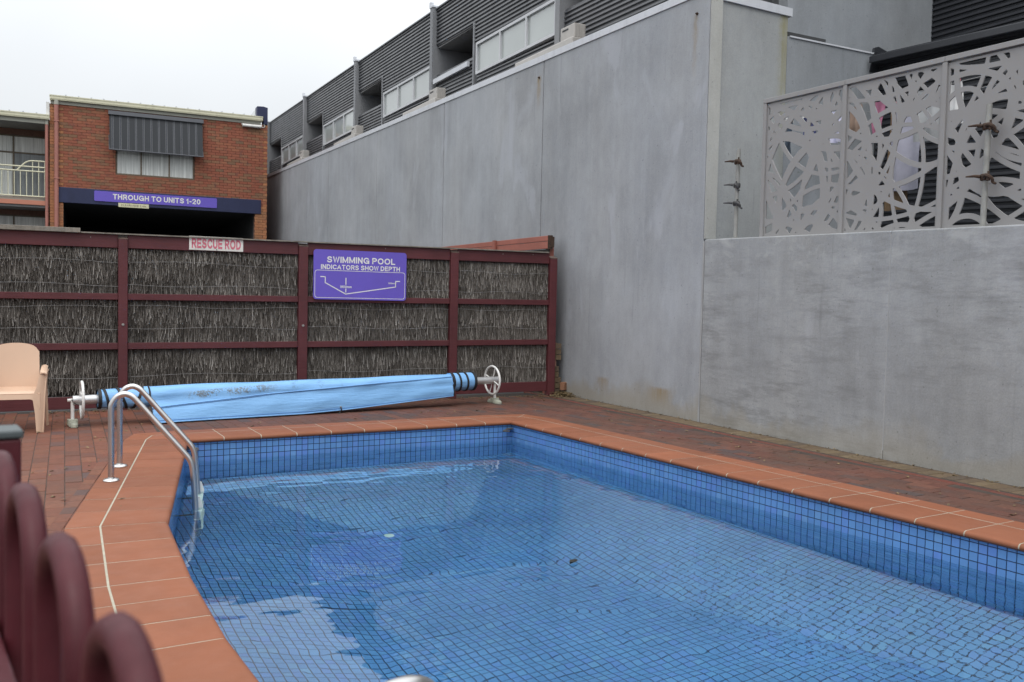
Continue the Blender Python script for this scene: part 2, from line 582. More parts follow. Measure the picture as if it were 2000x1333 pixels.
M['paverbr'] = brickmat('brown_paver', [(0, lin(98, 84, 66)), (.4, lin(114, 99, 77)), (.7, lin(102, 86, 68)), (1, lin(86, 76, 66))], .22, 30, .8, .3)
M['paverred'] = brickmat('red_edge_paver', [(0, lin(104, 58, 49)), (.5, lin(112, 62, 52)), (1, lin(94, 56, 49))], .22, 30, .8, .6)

g = N('blue_mosaic'); P = g.pos()
c = g.ramp(g.rnd(), [(0, (.100, .235, .49)), (.25, (.108, .25, .53)), (.55, (.118, .272, .535)), (.85, (.115, .235, .56)), (1, (.14, .30, .545))])
c = g.scale(c, g.rng(g.noise(P, 1.2, 5, .6), .3, .7, .88, 1.12))
M['mosaic'] = g.out(c, .22, 0, .5)

for nm_, st_s in (('thatch', [(0, (.05, .042, .036)), (.3, (.105, .093, .082)), (.6, (.16, .145, .130)), (.85, (.225, .208, .188)), (1, (.31, .29, .265))]),
                  ('thatchlt', [(0, (.10, .09, .08)), (.35, (.19, .175, .158)), (.7, (.29, .27, .247)), (1, (.42, .40, .37))])):
    g = N(nm_); P = g.pos()
    c = g.ramp(g.rnd(), st_s)
    c = g.scale(c, g.rng(g.noise(P, 2.4, 4), .3, .7, .78, 1.25))
    M[nm_] = g.out(c, .95, 0, .15)
M['thatchdk'] = simple('thatch_core', (.03, .026, .022), .95, .5, 30)

# cover: blue vinyl with a shaped patch of mould and dirt
g = N('cover_vinyl'); P = g.pos(); o = g.sep(P)
f = g.rng(g.noise(P, 1.8, 5, .6), .3, .7, .93, 1.06)
c = g.scale((.205, .43, .74), f)
crease = g.noise(g.map(P, (.8, 5, 7)), 2.5, 5, .65)
c = g.mix(g.rng(crease, .56, .72, 0, .3), c, (.13, .28, .52))
patch = g.m('MULTIPLY', g.rng(o[0], 1.72, 1.95, 0, 1, True), g.rng(o[0], 2.55, 2.95, 1, 0, True))
zz = g.m('ADD', o[2], g.rng(o[0], 1.7, 2.9, .0, -.065))
band = g.m('MULTIPLY', g.rng(zz, .215, .25, 0, 1, True), g.rng(zz, .30, .325, 1, 0, True))
sp = g.rng(g.m('ADD', g.m('MULTIPLY', g.noise(P, 7, 4, .7), .55), g.m('MULTIPLY', g.noise(P, 48, 4, .7), .5)), .49, .56, 0, 1)
c = g.mix(g.m('MULTIPLY', g.m('MULTIPLY', g.m('MULTIPLY', patch, band), sp), .8), c, (.13, .125, .10))
p2 = g.m('MULTIPLY', g.m('MULTIPLY', g.rng(o[0], 2.6, 3.0, 0, 1), g.rng(o[0], 3.1, 4.2, 1, 0)), g.rng(g.noise(P, 9, 5, .7), .55, .7, 0, .55))
c = g.mix(g.m('MULTIPLY', p2, g.rng(o[2], .26, .32, 0, 1)), c, (.09, .14, .20))
g.bump(g.m('ADD', g.m('MULTIPLY', crease, 1.0), g.m('MULTIPLY', g.noise(P, 14, 3), .3)), .014, .7)
M['cover'] = g.out(c, .42, 0, .4)

# water
g = N('pool_water'); P = g.pos()
n1 = g.noise(g.map(P, (1, 1.7, 1), (0, 0, 0), (0, 0, .5)), 3.0, 1, .4, .2)
n2 = g.noise(P, 17, 2, .5, .3)
o = g.sep(P)
dd = g.m('SQRT', g.m('ADD', g.m('POWER', g.m('SUBTRACT', o[0], 4.1), 2), g.m('POWER', g.m('MULTIPLY', g.m('SUBTRACT', o[1], 2.9), .8), 2)))
mk = g.rng(g.m('ADD', dd, g.rng(g.noise(P, 1.2, 3), .3, .7, -.5, .5)), .5, 1.6, 1, .05, True)
h = g.m('ADD', n1, g.m('MULTIPLY', g.m('MULTIPLY', n2, .22), mk))
g.b.inputs['Transmission Weight'].default_value = 1.0
g.b.inputs['IOR'].default_value = 1.333
g.bump(h, .0037, 1.0)
M['water'] = g.out((.70, 1.0, .975), 0.0, None, .36)

# window glass: dark interior or blind behind a reflecting pane
def glass(name, col, rough=.03, blind=True):
    g = N(name); P = g.pos()
    c = g.scale(col, g.rng(g.noise(P, .9, 2), .3, .7, .9, 1.1))
    g.b.inputs['Coat Weight'].default_value = 1.0
    g.b.inputs['Coat Roughness'].default_value = .015
    g.b.inputs['Coat IOR'].default_value = 1.7
    return g.out(c, .3, 0, .5)
M['pane'] = glass('window_glass', (.34, .37, .36))
M['panedk'] = glass('window_glass_dark', (.035, .04, .045))
g = N('net_curtain'); P = g.pos(); o = g.sep(P)
w = g.noise(g.map(P, (9, 9, .3)), 2.5, 3, .6)
c = g.scale((.60, .62, .60), g.rng(w, .3, .7, .7, 1.25))
g.b.inputs['Coat Weight'].default_value = .6; g.b.inputs['Coat Roughness'].default_value = .02
M['curtain'] = g.out(c, .7, 0, .4)
g = N('net_curtain_dim'); P = g.pos()
c = g.scale((.20, .22, .23), g.rng(g.noise(g.map(P, (9, 9, .3)), 2.5, 3, .6), .3, .7, .75, 1.25))
g.b.inputs['Coat Weight'].default_value = .6; g.b.inputs['Coat Roughness'].default_value = .02
M['curtaindk'] = g.out(c, .7, 0, .4)
# awning canvas, woven stripes running down the cloth
g = N('striped_canvas'); tcn = g.n('ShaderNodeTexCoord'); o = g.sep(tcn.outputs['Object'])
t = g.m('FRACT', g.m('MULTIPLY', o[0], 4.55), 0)
s1 = g.m('MULTIPLY', g.m('GREATER_THAN', t, .14), g.m('LESS_THAN', t, .20))
s2 = g.m('MULTIPLY', g.m('GREATER_THAN', t, .30), g.m('LESS_THAN', t, .36))
dk = g.m('MULTIPLY', g.m('GREATER_THAN', t, .20), g.m('LESS_THAN', t, .30))
c = g.mix(g.m('ADD', s1, s2), (.052, .055, .060), (.17, .175, .185))
c = g.mix(dk, c, (.03, .034, .045))
M['canvas'] = g.out(c, .85, 0, .2)
M['hood'] = simple('awning_hood', (.07, .075, .088), .5)

# ------------------------------------------------------------------ frames
WF = Fr((7.472, 11.088, 0), u=(.0398, .9992, 0))        # concrete wall: a = along it away from the camera, -b = to its back
def wl(s, t, z): return WF(s, -t, z)
def wbox(mb, s0, s1, t0, t1, z0, z1, mi=0, dz=0.0): return mb.box(WF, s0, s1, -t1, -t0, z0, z1, mi, dz)
FF = Fr((1.280, 11.669, 0), u=(.99937, -.0356, 0))      # brush fence
BF = Fr((1.4204, 30.4946, 0), ang=math.radians(-4))     # brick building

# ------------------------------------------------------------------ swimming pool
ZW = -.235
INNER = [(5.219, 9.132), (1.56, 9.132), (.87, 5.84), (.80, 4.65), (.782, 3.75), (.80, 3.25), (.90, 2.75), (1.10, 2.25), (1.42, 1.85), (1.9, 1.55), (2.6, 1.42), (5.475, 1.42)]


def left_x(y):
    pts = sorted([(p[1], p[0]) for p in INNER[1:11]])
    return float(np.interp(y, [p[0] for p in pts], [p[1] for p in pts]))


def floor_z(x, y):
    xr = 5.219 + (9.132 - y) * .0334
    d_left = (x - left_x(y)) * (.98 if y > 5.84 else 1)
    return max(-1.80, -1.07 - (9.132 - y) * .436, -.96 - (xr - x) * .575, -1.07 - d_left * .48, -1.80 + (6.15 - y) * .14)


POOL = empty('swimming_pool', (3.2, 5.3, -1.8), 'blue mosaic tiled swimming pool edged with terracotta bullnose coping', 'swimming pool')
PT = .061
# floor tiles on their bed
bed = MB(); tiles = []
nx0, nx1, ny0, ny1 = int(.7 / PT) - 1, int(5.6 / PT) + 1, int(1.3 / PT), int(9.2 / PT) + 1
GY = 9.132
for i in range(nx0, nx1 + 1):
    for j in range(0, int((GY - 1.3) / PT) + 1):
        x0 = 5.55 - (nx1 - i) * PT; y1 = GY - j * PT
        x1, y0 = x0 + PT, y1 - PT
        cx, cyy = (x0 + x1) / 2, (y0 + y1) / 2
        xr = 5.219 + (9.132 - cyy) * .0334
        if cx > xr + .06 or cx < left_x(cyy) - .06 or cyy < 1.35: continue
        bed.add([(x, y, floor_z(x, y) - .006) for x, y in ((x0, y0), (x1, y0), (x1, y1), (x0, y1))], [(0, 1, 2, 3)])
        e = .0037
        q = [(x, y, floor_z(x, y)) for x, y in ((x0 + e, y0 + e), (x1 - e, y0 + e), (x1 - e, y1 - e), (x0 + e, y1 - e))]
        tiles.append(((cx, cyy, floor_z(cx, cyy)), q, (0, 0, -.007)))
bed.build('grout_bed', M['groutdk'], POOL)
# wall tiles
wb = MB()
npt = len(INNER)
for i in range(npt):
    p, q = Vector(INNER[i]), Vector(INNER[(i + 1) % npt])
    L = (q - p).length; d = (q - p) / L
    nin = Vector((-d.y, d.x))                          # towards the water
    if not inpoly(*((p + q) / 2 + nin * .02), INNER): nin = -nin
    k = max(1, round(L / PT)); w = L / k
    for a in range(k):
        s0, s1 = p + d * (a * w), p + d * ((a + 1) * w)
        mid = (s0 + s1) / 2
        zb = min(floor_z(*s0), floor_z(*s1), floor_z(*(mid + nin * .03)))
        wb.add([(s0.x, s0.y, zb - .02), (s1.x, s1.y, zb - .02), (s1.x, s1.y, -.03), (s0.x, s0.y, -.03)], [(0, 1, 2, 3)])
        z1 = -.067 + .0606
        while z1 > zb:
            z0 = max(z1 - .0606, zb - .01)
            e = .0033
            t0, t1 = s0 + d * e + nin * .005, s1 - d * e + nin * .005
            tiles.append(((mid.x, mid.y, (z0 + z1) / 2), [(t0.x, t0.y, z0 + e), (t1.x, t1.y, z0 + e), (t1.x, t1.y, z1 - e), (t0.x, t0.y, z1 - e)], (-nin.x * .006, -nin.y * .006, 0)))
            z1 = z0 if z0 > zb else -99
wb.build('wall_grout', M['groutdk'], POOL)
tiles.sort(key=lambda t: -score(t[0], PT))
rest = MB()
for i, (c, q, d) in enumerate(tiles):
    q = [Vector(v) for v in q]; b_ = [v + Vector(d) for v in q]
    if (q[1] - q[0]).cross(q[2] - q[0]).dot(Vector(d)) > 0:
        q.reverse(); b_.reverse()
    P = q + b_
    F = [(0, 1, 2, 3)] + [(k, 4 + k, 4 + (k + 1) % 4, (k + 1) % 4) for k in range(4)]
    if i < 300:
        MB().add(P, F).build('mosaic_tile', M['mosaic'], POOL)
    else:
        rest.add(P, F)
rest.build('mosaic_tile', M['mosaic'], POOL, kind='stuff')

# coping
def stations():
    st = []
    for i in range(npt):
        p0, p, q = Vector(INNER[i - 1]), Vector(INNER[i]), Vector(INNER[(i + 1) % npt])
        d0, d1 = (p - p0).normalized(), (q - p).normalized()
        n0, n1 = Vector((d0.y, -d0.x)), Vector((d1.y, -d1.x))
        if inpoly(*(p0 + (p - p0) * .5 + n0 * .05), INNER): n0 = -n0
        if inpoly(*(p + (q - p) * .5 + n1 * .05), INNER): n1 = -n1
        b_ = (n0 + n1).normalized()
        c = b_.dot(n1)
        if c < .9:
            st += [(p, n0), (p, b_ * 1.16), (p, n1)]
        else:
            st.append((p, b_ / c))
        L = (q - p).length
        k = max(1, round(L / .357))
        for a in range(1, k): st.append((p + d1 * (L * a / k), n1))
    return st


ST = stations()
PROF = [(-.004, -.048), (-.022, -.044), (-.031, -.034), (-.033, -.022), (-.027, -.010), (-.016, -.002), (-.002, 0), (.346, 0), (.346, -.03)]
PROF2 = [(.358, -.03), (.358, 0), (.545, 0), (.548, -.03)]
grt = MB()
for i in range(len(ST)):
    (p0, n0), (p1, n1) = ST[i], ST[(i + 1) % len(ST)]
    jit = random.uniform(-.0003, .0006)
    for prof, nm in ((PROF, 'coping_tile'), (PROF2, 'coping_edge_tile')):
        V = []
        A = [Vector((*(p0 + n0 * d), z)) for d, z in prof]; B = [Vector((*(p1 + n1 * d), z)) for d, z in prof]
        m = MB()
        ra, rb = [], []
        for a, b in zip(A, B):
            L = (b - a).length
            e = min(.0048, L * .3) / max(L, 1e-6)
            ra.append(a.lerp(b, e) + Vector((0, 0, jit))); rb.append(b.lerp(a, e) + Vector((0, 0, jit)))
        k = len(prof)
        m.add(ra + rb, [(j, j + 1, k + j + 1, k + j) for j in range(k - 1)] + [tuple(range(k - 1, -1, -1)), tuple(range(k, 2 * k))])
        m.build(nm, M['terra'], POOL, smooth=50)
    ga = [p0 + n0 * d for d in (-.028, .54)]; gb = [p1 + n1 * d for d in (-.028, .54)]
    gp_ = [(-.004, -.046), (-.0295, -.033), (-.0315, -.022), (-.0255, -.0105), (-.015, -.003), (0, -.0012), (.5445, -.0012)]
    grt.add([(*(p + n * d), z) for p, n in ((p0, n0), (p1, n1)) for d, z in gp_], [(j, 7 + j, 8 + j, j + 1) for j in range(6)])
    # raised silicone line between the two rows of tiles
    grt.add([(*(p0 + n0 * .347), -.0005), (*(p1 + n1 * .347), -.0005), (*(p1 + n1 * .357), -.0005), (*(p0 + n0 * .357), -.0005)], [(0, 1, 2, 3)])
grt.build('coping_grout', M['groutlt'], POOL)
# anchor hooks in the two far corners
hk = MB().tube(smoothpath([(5.20, 9.06, -.085), (5.10, 9.04, -.09), (5.05, 9.03, -.10), (5.12, 9.0, -.105)], 3), .008, 6)
hk.box(Fr((5.17, 9.09, 0), .75), -.06, .06, -.02, .03, -.092, -.082)
hk.build('anchor_hook', M['hook'], POOL)
hk = MB().tube(smoothpath([(1.585, 9.10, -.07), (1.62, 9.03, -.075), (1.66, 8.99, -.09), (1.60, 8.95, -.11)], 3), .009, 6)
hk.lathe([(.03, 0), (.032, .012), (.012, .016)], (1.58, 9.11, -.08), (0.3, -1, 0), 12)
hk.build('anchor_hook', M['hook'], POOL)

# water surface
wm = MB()
wm.add([(x, y, ZW) for x, y in INNER], [tuple(range(npt))])
w = wm.build('water', M['water'], None, kind='structure')
if w.data.polygons[0].normal.z < 0:
    w.data.flip_normals()

# drain lid, leaf and specks
o = MB().lathe([(.042, 0), (.045, .006), (.035, .012), (.0, .013)], (2.96, 7.3, -1.80), n=20).build('drain_lid', M['drain'], None, True, label='small pale round lid lying on the pool floor', cat='lid')
def leaf(name, c, L, m, rz, label, cat, group=None, tilt=.2):
    fr = Fr(c, rz)
    rows = []
    for i in range(7):
        a = i / 6; wv = math.sin(PI * min(a * 1.05, 1)) ** .8 * L * .26 + .0008
        rows.append([fr(L * (a - .5), wv * k, .006 + .012 * abs(k) * L / .08 + tilt * .05 * L * math.sin(a * 3)) for k in (-1, 0, 1)])
    m_ = MB().grid(rows)
    k = len(m_.v)
    m_.add([(x, y, z - .0015) for x, y, z in m_.v[:k]], [tuple(reversed(f)) for f in m_.f])
    m_.tube([fr(L * .5, 0, .007), fr(L * .68, .003, .010)], .0012, 5)
    return m_.build(name, m, None, True, label=label, cat=cat, group=group)
leaf('floating_leaf', (3.145, 4.677, ZW - .003), .085, M['leafdk'], .4, 'dark wet leaf floating in the middle of the pool', 'leaf')

# ------------------------------------------------------------------ deck, ground
HX = (-4.0, 8.4, -2.5, 11.9)
def sheet(name, outer, hole, z, m, **kw):
    loops = [[Vector((x, y, 0)) for x, y in outer]] + ([[Vector((x, y, 0)) for x, y in hole]] if hole else [])
    tri = tessellate_polygon(loops)
    V = [(p.x, p.y, z) for l in loops for p in l]
    F = []
    for a, b, c in tri:
        A, B, C_ = Vector(V[a]), Vector(V[b]), Vector(V[c])
        F.append((a, b, c) if (B - A).cross(C_ - A).z > 0 else (a, c, b))
    return MB().add(V, F).build(name, m, None, **kw)
OUT2 = [(p + n * .25)[:] for p, n in ST]
deck = sheet('pool_deck', [(HX[0], HX[2]), (HX[1], HX[2]), (HX[1], HX[3]), (HX[0], HX[3])], OUT2, -.0138, M['soil'], kind='structure')
sheet('ground', [(-300, -300), (300, -300), (300, 300), (-300, 300)], [(HX[0] + .02, HX[2] + .02), (HX[1] - .02, HX[2] + .02), (HX[1] - .02, HX[3] - .02), (HX[0] + .02, HX[3] - .02)], -.04, M['asphalt'], kind='structure')

COUT = [(p + n * .5)[:] for p, n in ST]                  # outer coping edge
bx, byl, gp = .1175, .235, .004
items, items2 = [], []
def wall_t(x, y): return (Vector((x, y, 0)) - WF.o).dot(-WF.n)
# edge row beside the left coping
edge_items = []
for i in range(len(ST)):
    (p0, n0), (p1, n1) = ST[i], ST[(i + 1) % len(ST)]
    if max(p0.x, p1.x) < 1.6 and (p1 - p0).length > .1:
        a, b = p0 + n0 * .6, p1 + n1 * .6
        L = (b - a).length; k = max(1, round(L / .22))
        for j in range(k):
            c = a.lerp(b, (j + .5) / k)
            edge_items.append(((c.x, c.y, -.0305), (L / k - gp, .085, .05), math.atan2(b.y - a.y, b.x - a.x)))
EDGEP = [(p + n * .64)[:] for p, n in ST]
for side in (0, 1):
    az = math.radians(3.2 if side == 0 else -1.9)
    ux_, uy_ = Vector((math.cos(az), -math.sin(az), 0)), Vector((math.sin(az), math.cos(az), 0))
    for i in range(-45, 75):
        off = (i % 2) * .5 * byl + random.uniform(-.03, .03)
        for j in range(-1, 48):
            c = ux_ * ((i + .5) * (bx + gp)) + uy_ * (1.2 + off + (j + .5) * (byl + gp))
            x, y = c.x, c.y
            if (x < 1.45 + .035 * (y - 9.6)) != (side == 0): continue
            if y > 11.78 - .036 * x or y < 1.5 or x < -2.2: continue
            if inpoly(x, y, COUT): continue
            if wall_t(x, y) > -.50: continue
            (items if side == 0 else items2).append(((x, y, -.0355 + random.uniform(-.0018, .0018)), (bx - .0005, byl - .004, .05), -az))
pieces(deck, 'paver', items, M['paver'], 170, .003)
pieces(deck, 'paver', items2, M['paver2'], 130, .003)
pieces(deck, 'edge_paver', edge_items, M['paver'], 60, .004)
sold, redrow = [], []
s = -11.0
while s < .9:
    c = wl(s, -.165, -.034 + random.uniform(-.002, .002))
    sold.append((c[:], (.1155, .245, .05), WF.ang))
    s += .1245
s = -11.0
while s < .9:
    redrow.append((wl(s, -.385, -.0345)[:], (.232, .075, .05), WF.ang))
    s += .2365
pieces(deck, 'soldier_paver', sold, M['paverbr'], 300, .004)
pieces(deck, 'header_paver', redrow, M['paverred'], 300, .004)

# ------------------------------------------------------------------ tall concrete wall
def ztop(s): return 5.225 + .0185 * (s + 2)
CW = empty('concrete_wall', wl(8, .09, 0), 'tall grey precast concrete wall running back from the pool beneath the dark units', 'concrete wall')
edges = [-2.765, 1.29, 5.32, 9.42, 13.6, 17.9, 22.0, 26.0]
for a, b in zip(edges[:-1], edges[1:]):
    m = MB(); wbox(m, a + .011, b - .011, 0, .175, -.1, ztop(a), 0, ztop(b) - ztop(a))
    m.build('concrete_panel', M['conc'], CW, bevel=.006)
m = MB(); wbox(m, edges[0] + .03, 25.9, .02, .15, -.09, ztop(-2.7) - .05, 0, ztop(25.9) - ztop(-2.7)); m.build('joint_sealant', M['jointdark'], CW)
caps = [-2.80, .1, 3.0, 6.4, 10, 14, 18, 22, 26]
for a, b in zip(caps[:-1], caps[1:]):
    m = MB()
    wbox(m, a + .002, b - .002, -.014, -.003, ztop(a) - .075, ztop(a) + .022, 0, ztop(b) - ztop(a))
    wbox(m, a + .002, b - .002, -.003, .19, ztop(a) + .010, ztop(a) + .022, 0, ztop(b) - ztop(a))
    m.build('metal_capping', M['capmetal'], CW)
# pale strip facing the camera at the end of the tall wall, and the recessed joint below it
m = MB(); wbox(m, -2.782, -2.765, .004, .172, 2.2, 5.1); m.build('panel_end_strip', M['conc_pale'], CW)
for s_, z_ in ((1.43, 4.98), (-2.52, 4.93)):
    m = MB().lathe([(.018, 0), (.018, .012), (.009, .012), (.009, .03)], wl(s_, 0, z_), -Vector((WF.n.x, WF.n.y, 0)) * -1, 8)
    m.build('rusty_bolt', M['rust'], CW)

# lower wall nearer the camera
LW = empty('concrete_wall', wl(-6, .1, 0), 'low smudged concrete wall beside the pool topped with the cut-out metal screen', 'concrete wall')
def zlow(s): return 2.19 + .0185 * (s + 2.8)
ed = [-2.785, -5.48, -8.3, -11.2, -14.0]
for a, b in zip(ed[:-1], ed[1:]):
    m = MB(); wbox(m, b + (.0012 if b > -13 else 0), a - .0012, 0, .34, -.1, zlow(b), 0, zlow(a) - zlow(b)); m.build('concrete_panel', M['conc_low'], LW, bevel=.012)
m = MB(); wbox(m, -13.9, -2.8, .003, .3, -.09, zlow(-13.9) - .03, 0, zlow(-2.8) - zlow(-13.9)); m.build('joint_sealant', M['caulk'], LW)
m = MB(); wbox(m, -2.785, -2.758, -.004, .02, -.02, 2.17); m.build('wide_joint_strip', M['caulk'], LW)

# return wall across the end of the tall wall
RW = empty('concrete_wall', wl(-2.66, 1.5, 1.0), 'pale concrete wall end standing behind the clamp pole, with a green rain stain', 'concrete wall')
m = MB(); wbox(m, -2.74, -2.58, .185, 1.25, 1.0, 5.06); m.build('concrete_panel', M['conc_ret'], RW, bevel=.006)
m = MB(); wbox(m, -2.735, -2.57, 1.256, 2.87, 1.0, 4.80); m.build('concrete_panel', M['conc_far'], RW, bevel=.004)
m = MB(); m.hexa([wl(-2.765, .15, 5.06), wl(-2.765, 1.30, 5.04), wl(-2.55, 1.30, 5.04), wl(-2.55, .15, 5.06)], [wl(-2.765, .15, 5.17), wl(-2.765, 1.30, 5.14), wl(-2.55, 1.30, 5.14), wl(-2.55, .15, 5.17)])
m.build('metal_capping', M['capmetal'], RW)
m = MB(); wbox(m, -2.75, -2.735, 1.29, 2.86, 4.79, 4.81); m.build('flashing', M['capmetal'], RW)
m = MB(); wbox(m, -2.70, -2.56, 1.29, 1.95, 4.81, 4.87); m.build('flashing', M['darkgap'], RW)

# rear unit block with black cladding
RB = empty('unit_block', wl(-5, 4, 1.0), 'concrete gable and black corrugated unit standing behind the cut-out screen', 'building')
m = MB(); wbox(m, -2.2, -2.02, 1.76, 4.6, 1.0, 7.6); m.build('gable_wall', M['conc_far'], RB, bevel=.006)

def corrugate(fn, a0, a1, z0, z1, pitch, depth, mi=0, dz=0.0):
    """horizontal ribs: fn(a, out, z)"""
    k = max(1, int(round((z1 - z0) / pitch)))
    pf = []
    for i in range(k):
        z = z0 + (z1 - z0) * i / k; h = (z1 - z0) / k
        pf += [(0, z), (0, z + h * .30), (depth, z + h * .42), (depth, z + h * .62), (depth * .9, z + h * .80)]
    pf.append((0, z1))
    mb = MB()
    rows = [[fn(a0, d, z) for d, z in pf], [fn(a1, d, z + dz) for d, z in pf]]
    return mb.grid(rows, mi)

corrugate(lambda a, d, z: wl(a, 4.6 - d, z), -13, -2.21, 4.9, 8.2, .078, .026).build('cladding_sheet', M['clad2'], RB, smooth=25)
corrugate(lambda a, d, z: wl(a, 2.89 - d, z), -13, -2.75, 0.8, 4.22, .078, .026, 0, .455).build('cladding_sheet', M['clad2'], RB, smooth=25)
m = MB()
def fz(s): return 4.77 + .045 * (s + 2.75)
wbox(m, -13, -2.765, 2.80, 2.86, fz(-13) - .12, fz(-13), 0, fz(-2.765) - fz(-13)); m.build('fascia', M['clad2'], RB, bevel=.005)
m = MB(); m.hexa([wl(-13, 2.66, fz(-13) - .12), wl(-2.78, 2.66, fz(-2.78) - .12), wl(-2.78, 2.79, fz(-2.78) - .12), wl(-13, 2.79, fz(-13) - .12)],
                 [wl(-13, 2.66, fz(-13) - .03), wl(-2.78, 2.66, fz(-2.78) - .03), wl(-2.78, 2.79, fz(-2.78) - .03), wl(-13, 2.79, fz(-13) - .03)])
m.build('gutter', M['clad2'], RB, bevel=.01)
m = MB(); m.hexa([wl(-13, 2.8, fz(-13) - .02), wl(-2.76, 2.8, fz(-2.76) + .0), wl(-2.25, 4.6, 5.05), wl(-13, 4.6, 4.85)], [wl(-13, 2.8, fz(-13) + .0), wl(-2.76, 2.8, fz(-2.76) + .02), wl(-2.25, 4.6, 5.09), wl(-13, 4.6, 4.9)])
m.build('lean_to_roof', M['clad2'], RB)
m = MB(); m.prism([wl(-2.75, 2.72, 4.55), wl(-2.75, 2.89, 4.55), wl(-2.75, 3.15, 4.83), wl(-2.75, 2.87, 4.90), wl(-2.75, 2.80, 4.88)], wl(-2.71, 0, 0) - wl(-2.75, 0, 0)); m.build('gutter_end', M['clad2'], RB)
m = MB(); wbox(m, -13, -2.3, 4.65, 6.5, 1.0, 8.2); m.build('block_body', M['clad2'], RB)
m = MB(); wbox(m, -13, -2.6, .345, 2.88, .9, 1.02); m.build('courtyard_floor', M['conc_far'], None, kind='structure')

# ------------------------------------------------------------------ terrace of units above the wall
TB = empty('unit_terrace', wl(8, 3, 0), 'long row of dark corrugated units with pale fins above the tall concrete wall', 'building')
def zs(s): return .014 * (s - 5)
TC = .62
FINS = [1.78 + 5.55 * k for k in range(0, 5)]
def cl(a, d, z): return wl(a, TC - d, z + zs(a))
def cladding(s0, s1, z0, z1):
    corrugate(lambda a, d, z: wl(a, TC - d, z + zs(a)), s0, s1, z0, z1, .077, .030).build('cladding_sheet', M['clad'], TB, smooth=25)
for k, s0 in enumerate(FINS):
    m = MB(); wbox(m, s0 - .075, s0 + .075, .5, TC + .02, 5.2, 7.74 + zs(s0)); wbox(m, s0 - .075, s0 + .075, TC + .02, 2.3, 5.2, 7.55 + zs(s0))
    m.build('fin_wall', M['fin'], TB)
    m = MB(); wbox(m, s0 - .095, s0 + .095, .485, .75, 7.74 + zs(s0), 7.775 + zs(s0)); wbox(m, s0 + .03, s0 + .095, .485, .56, 7.775 + zs(s0), 7.87 + zs(s0)); m.build('fin_capping', M['capmetal'], TB)
SS = [-2.0] + FINS
for k in range(len(SS)):
    n0 = SS[k] + (.075 if k else 0)                      # near edge of the bay
    n1 = (SS[k + 1] if k + 1 < len(SS) else FINS[-1] + 5.55) - .075
    w1 = n0 + 3.25 if k else n0 + .6
    zz = zs((n0 + n1) / 2)
    cladding(n0, n1, 6.905, 7.70)                        # band below the roof
    m = MB(); wbox(m, n0, n1, TC - .06, TC + .05, 7.70 + zs(n0), 7.725 + zs(n0), 0, zs(n1) - zs(n0)); m.build('roof_flashing', M['fin'], TB)
    cladding(n0, w1 + .16, 6.52, 6.905)                 # above the window
    m = MB(); wbox(m, w1 + .13, w1 + .19, TC - .04, TC + .06, 5.2, 6.94 + zz); m.build('corner_trim', M['fin'], TB)
    cladding(n0, w1, 5.2, 5.86)                          # below the window
    cladding(w1 + .19, n1, 5.2, 6.25)                    # balcony parapet
    m = MB(); wbox(m, w1 + .19, n1, TC - .005, TC + .11, 6.25 + zs(w1), 6.275 + zs(w1), 0, zs(n1) - zs(w1)); m.build('parapet_capping', M['clad'], TB)
    m = MB(); wbox(m, w1 + .19, n1, TC + .02, TC + .10, 5.2, 6.24 + zs(w1), 0, zs(n1) - zs(w1)); m.build('parapet_wall', M['soffit'], TB)
    m = MB(); wbox(m, w1 + .15, n1, TC + .02, 2.3, 6.90 + zz, 6.95 + zz); m.build('balcony_soffit', M['soffit'], TB)
    m = MB(); wbox(m, w1 + .10, w1 + .16, TC + .07, 2.3, 5.2, 6.9 + zz); m.build('balcony_side_wall', M['fin'], TB)
    m = MB(); wbox(m, w1 + .17, n1, 2.2, 2.3, 5.2, 6.9 + zz); m.build('balcony_back_wall', M['darkgap'], TB)
    f = MB().box(WF, w1 + .25, w1 + 1.2, -2.19, -2.15, 5.9 + zz, 6.75 + zz).build('balcony_door', M['alu'], TB)
    MB().box(WF, w1 + .31, w1 + 1.14, -2.148, -2.14, 5.95 + zz, 6.69 + zz).build('pane', M['curtaindk'], f)
    # the three-light window
    if k:
        c0, c1, za, zb = n0 + .08, w1, 5.875 + zz, 6.50 + zz
        fm = MB(); fw = .05
        def wb_(a, b, z0, z1, t0=TC - .06, t1=TC + .05): wbox(fm, a, b, t0, t1, z0, z1)
        wb_(c0, c1, za, za + fw); wb_(c0, c1, zb - fw, zb)
        for q in range(4):
            x = c0 + (c1 - c0 - fw) * q / 3
            wb_(x, x + fw, za + fw, zb - fw)
        wd = fm.build('window', M['alu'], TB)
        for q in range(3):
            x0 = c0 + (c1 - c0 - fw) * q / 3 + fw; x1 = c0 + (c1 - c0 - fw) * (q + 1) / 3
            MB().box(WF, x0 + .001, x1 - .001, -TC - .02, -TC + .02, za + fw + .001, zb - fw - .001).build('pane', M['pane'], wd)
        if k == 1:
            m = MB(); wbox(m, c1 + .30, n1 - .05, TC - .11, TC - .055, 6.10 + zz, 6.20 + zz); m.build('parapet_rail', M['capmetal'], TB)
m = MB(); wbox(m, -2.0, FINS[-1] + 5.4, TC + .05, 8, 7.55, 7.68, 0, .3); m.build('roof', M['clad'], TB)
m = MB(); wbox(m, -2.0, FINS[-1] + 5.4, 2.31, 8, 0, 7.5, 0, .3); m.build('block_body', M['fin'], TB)

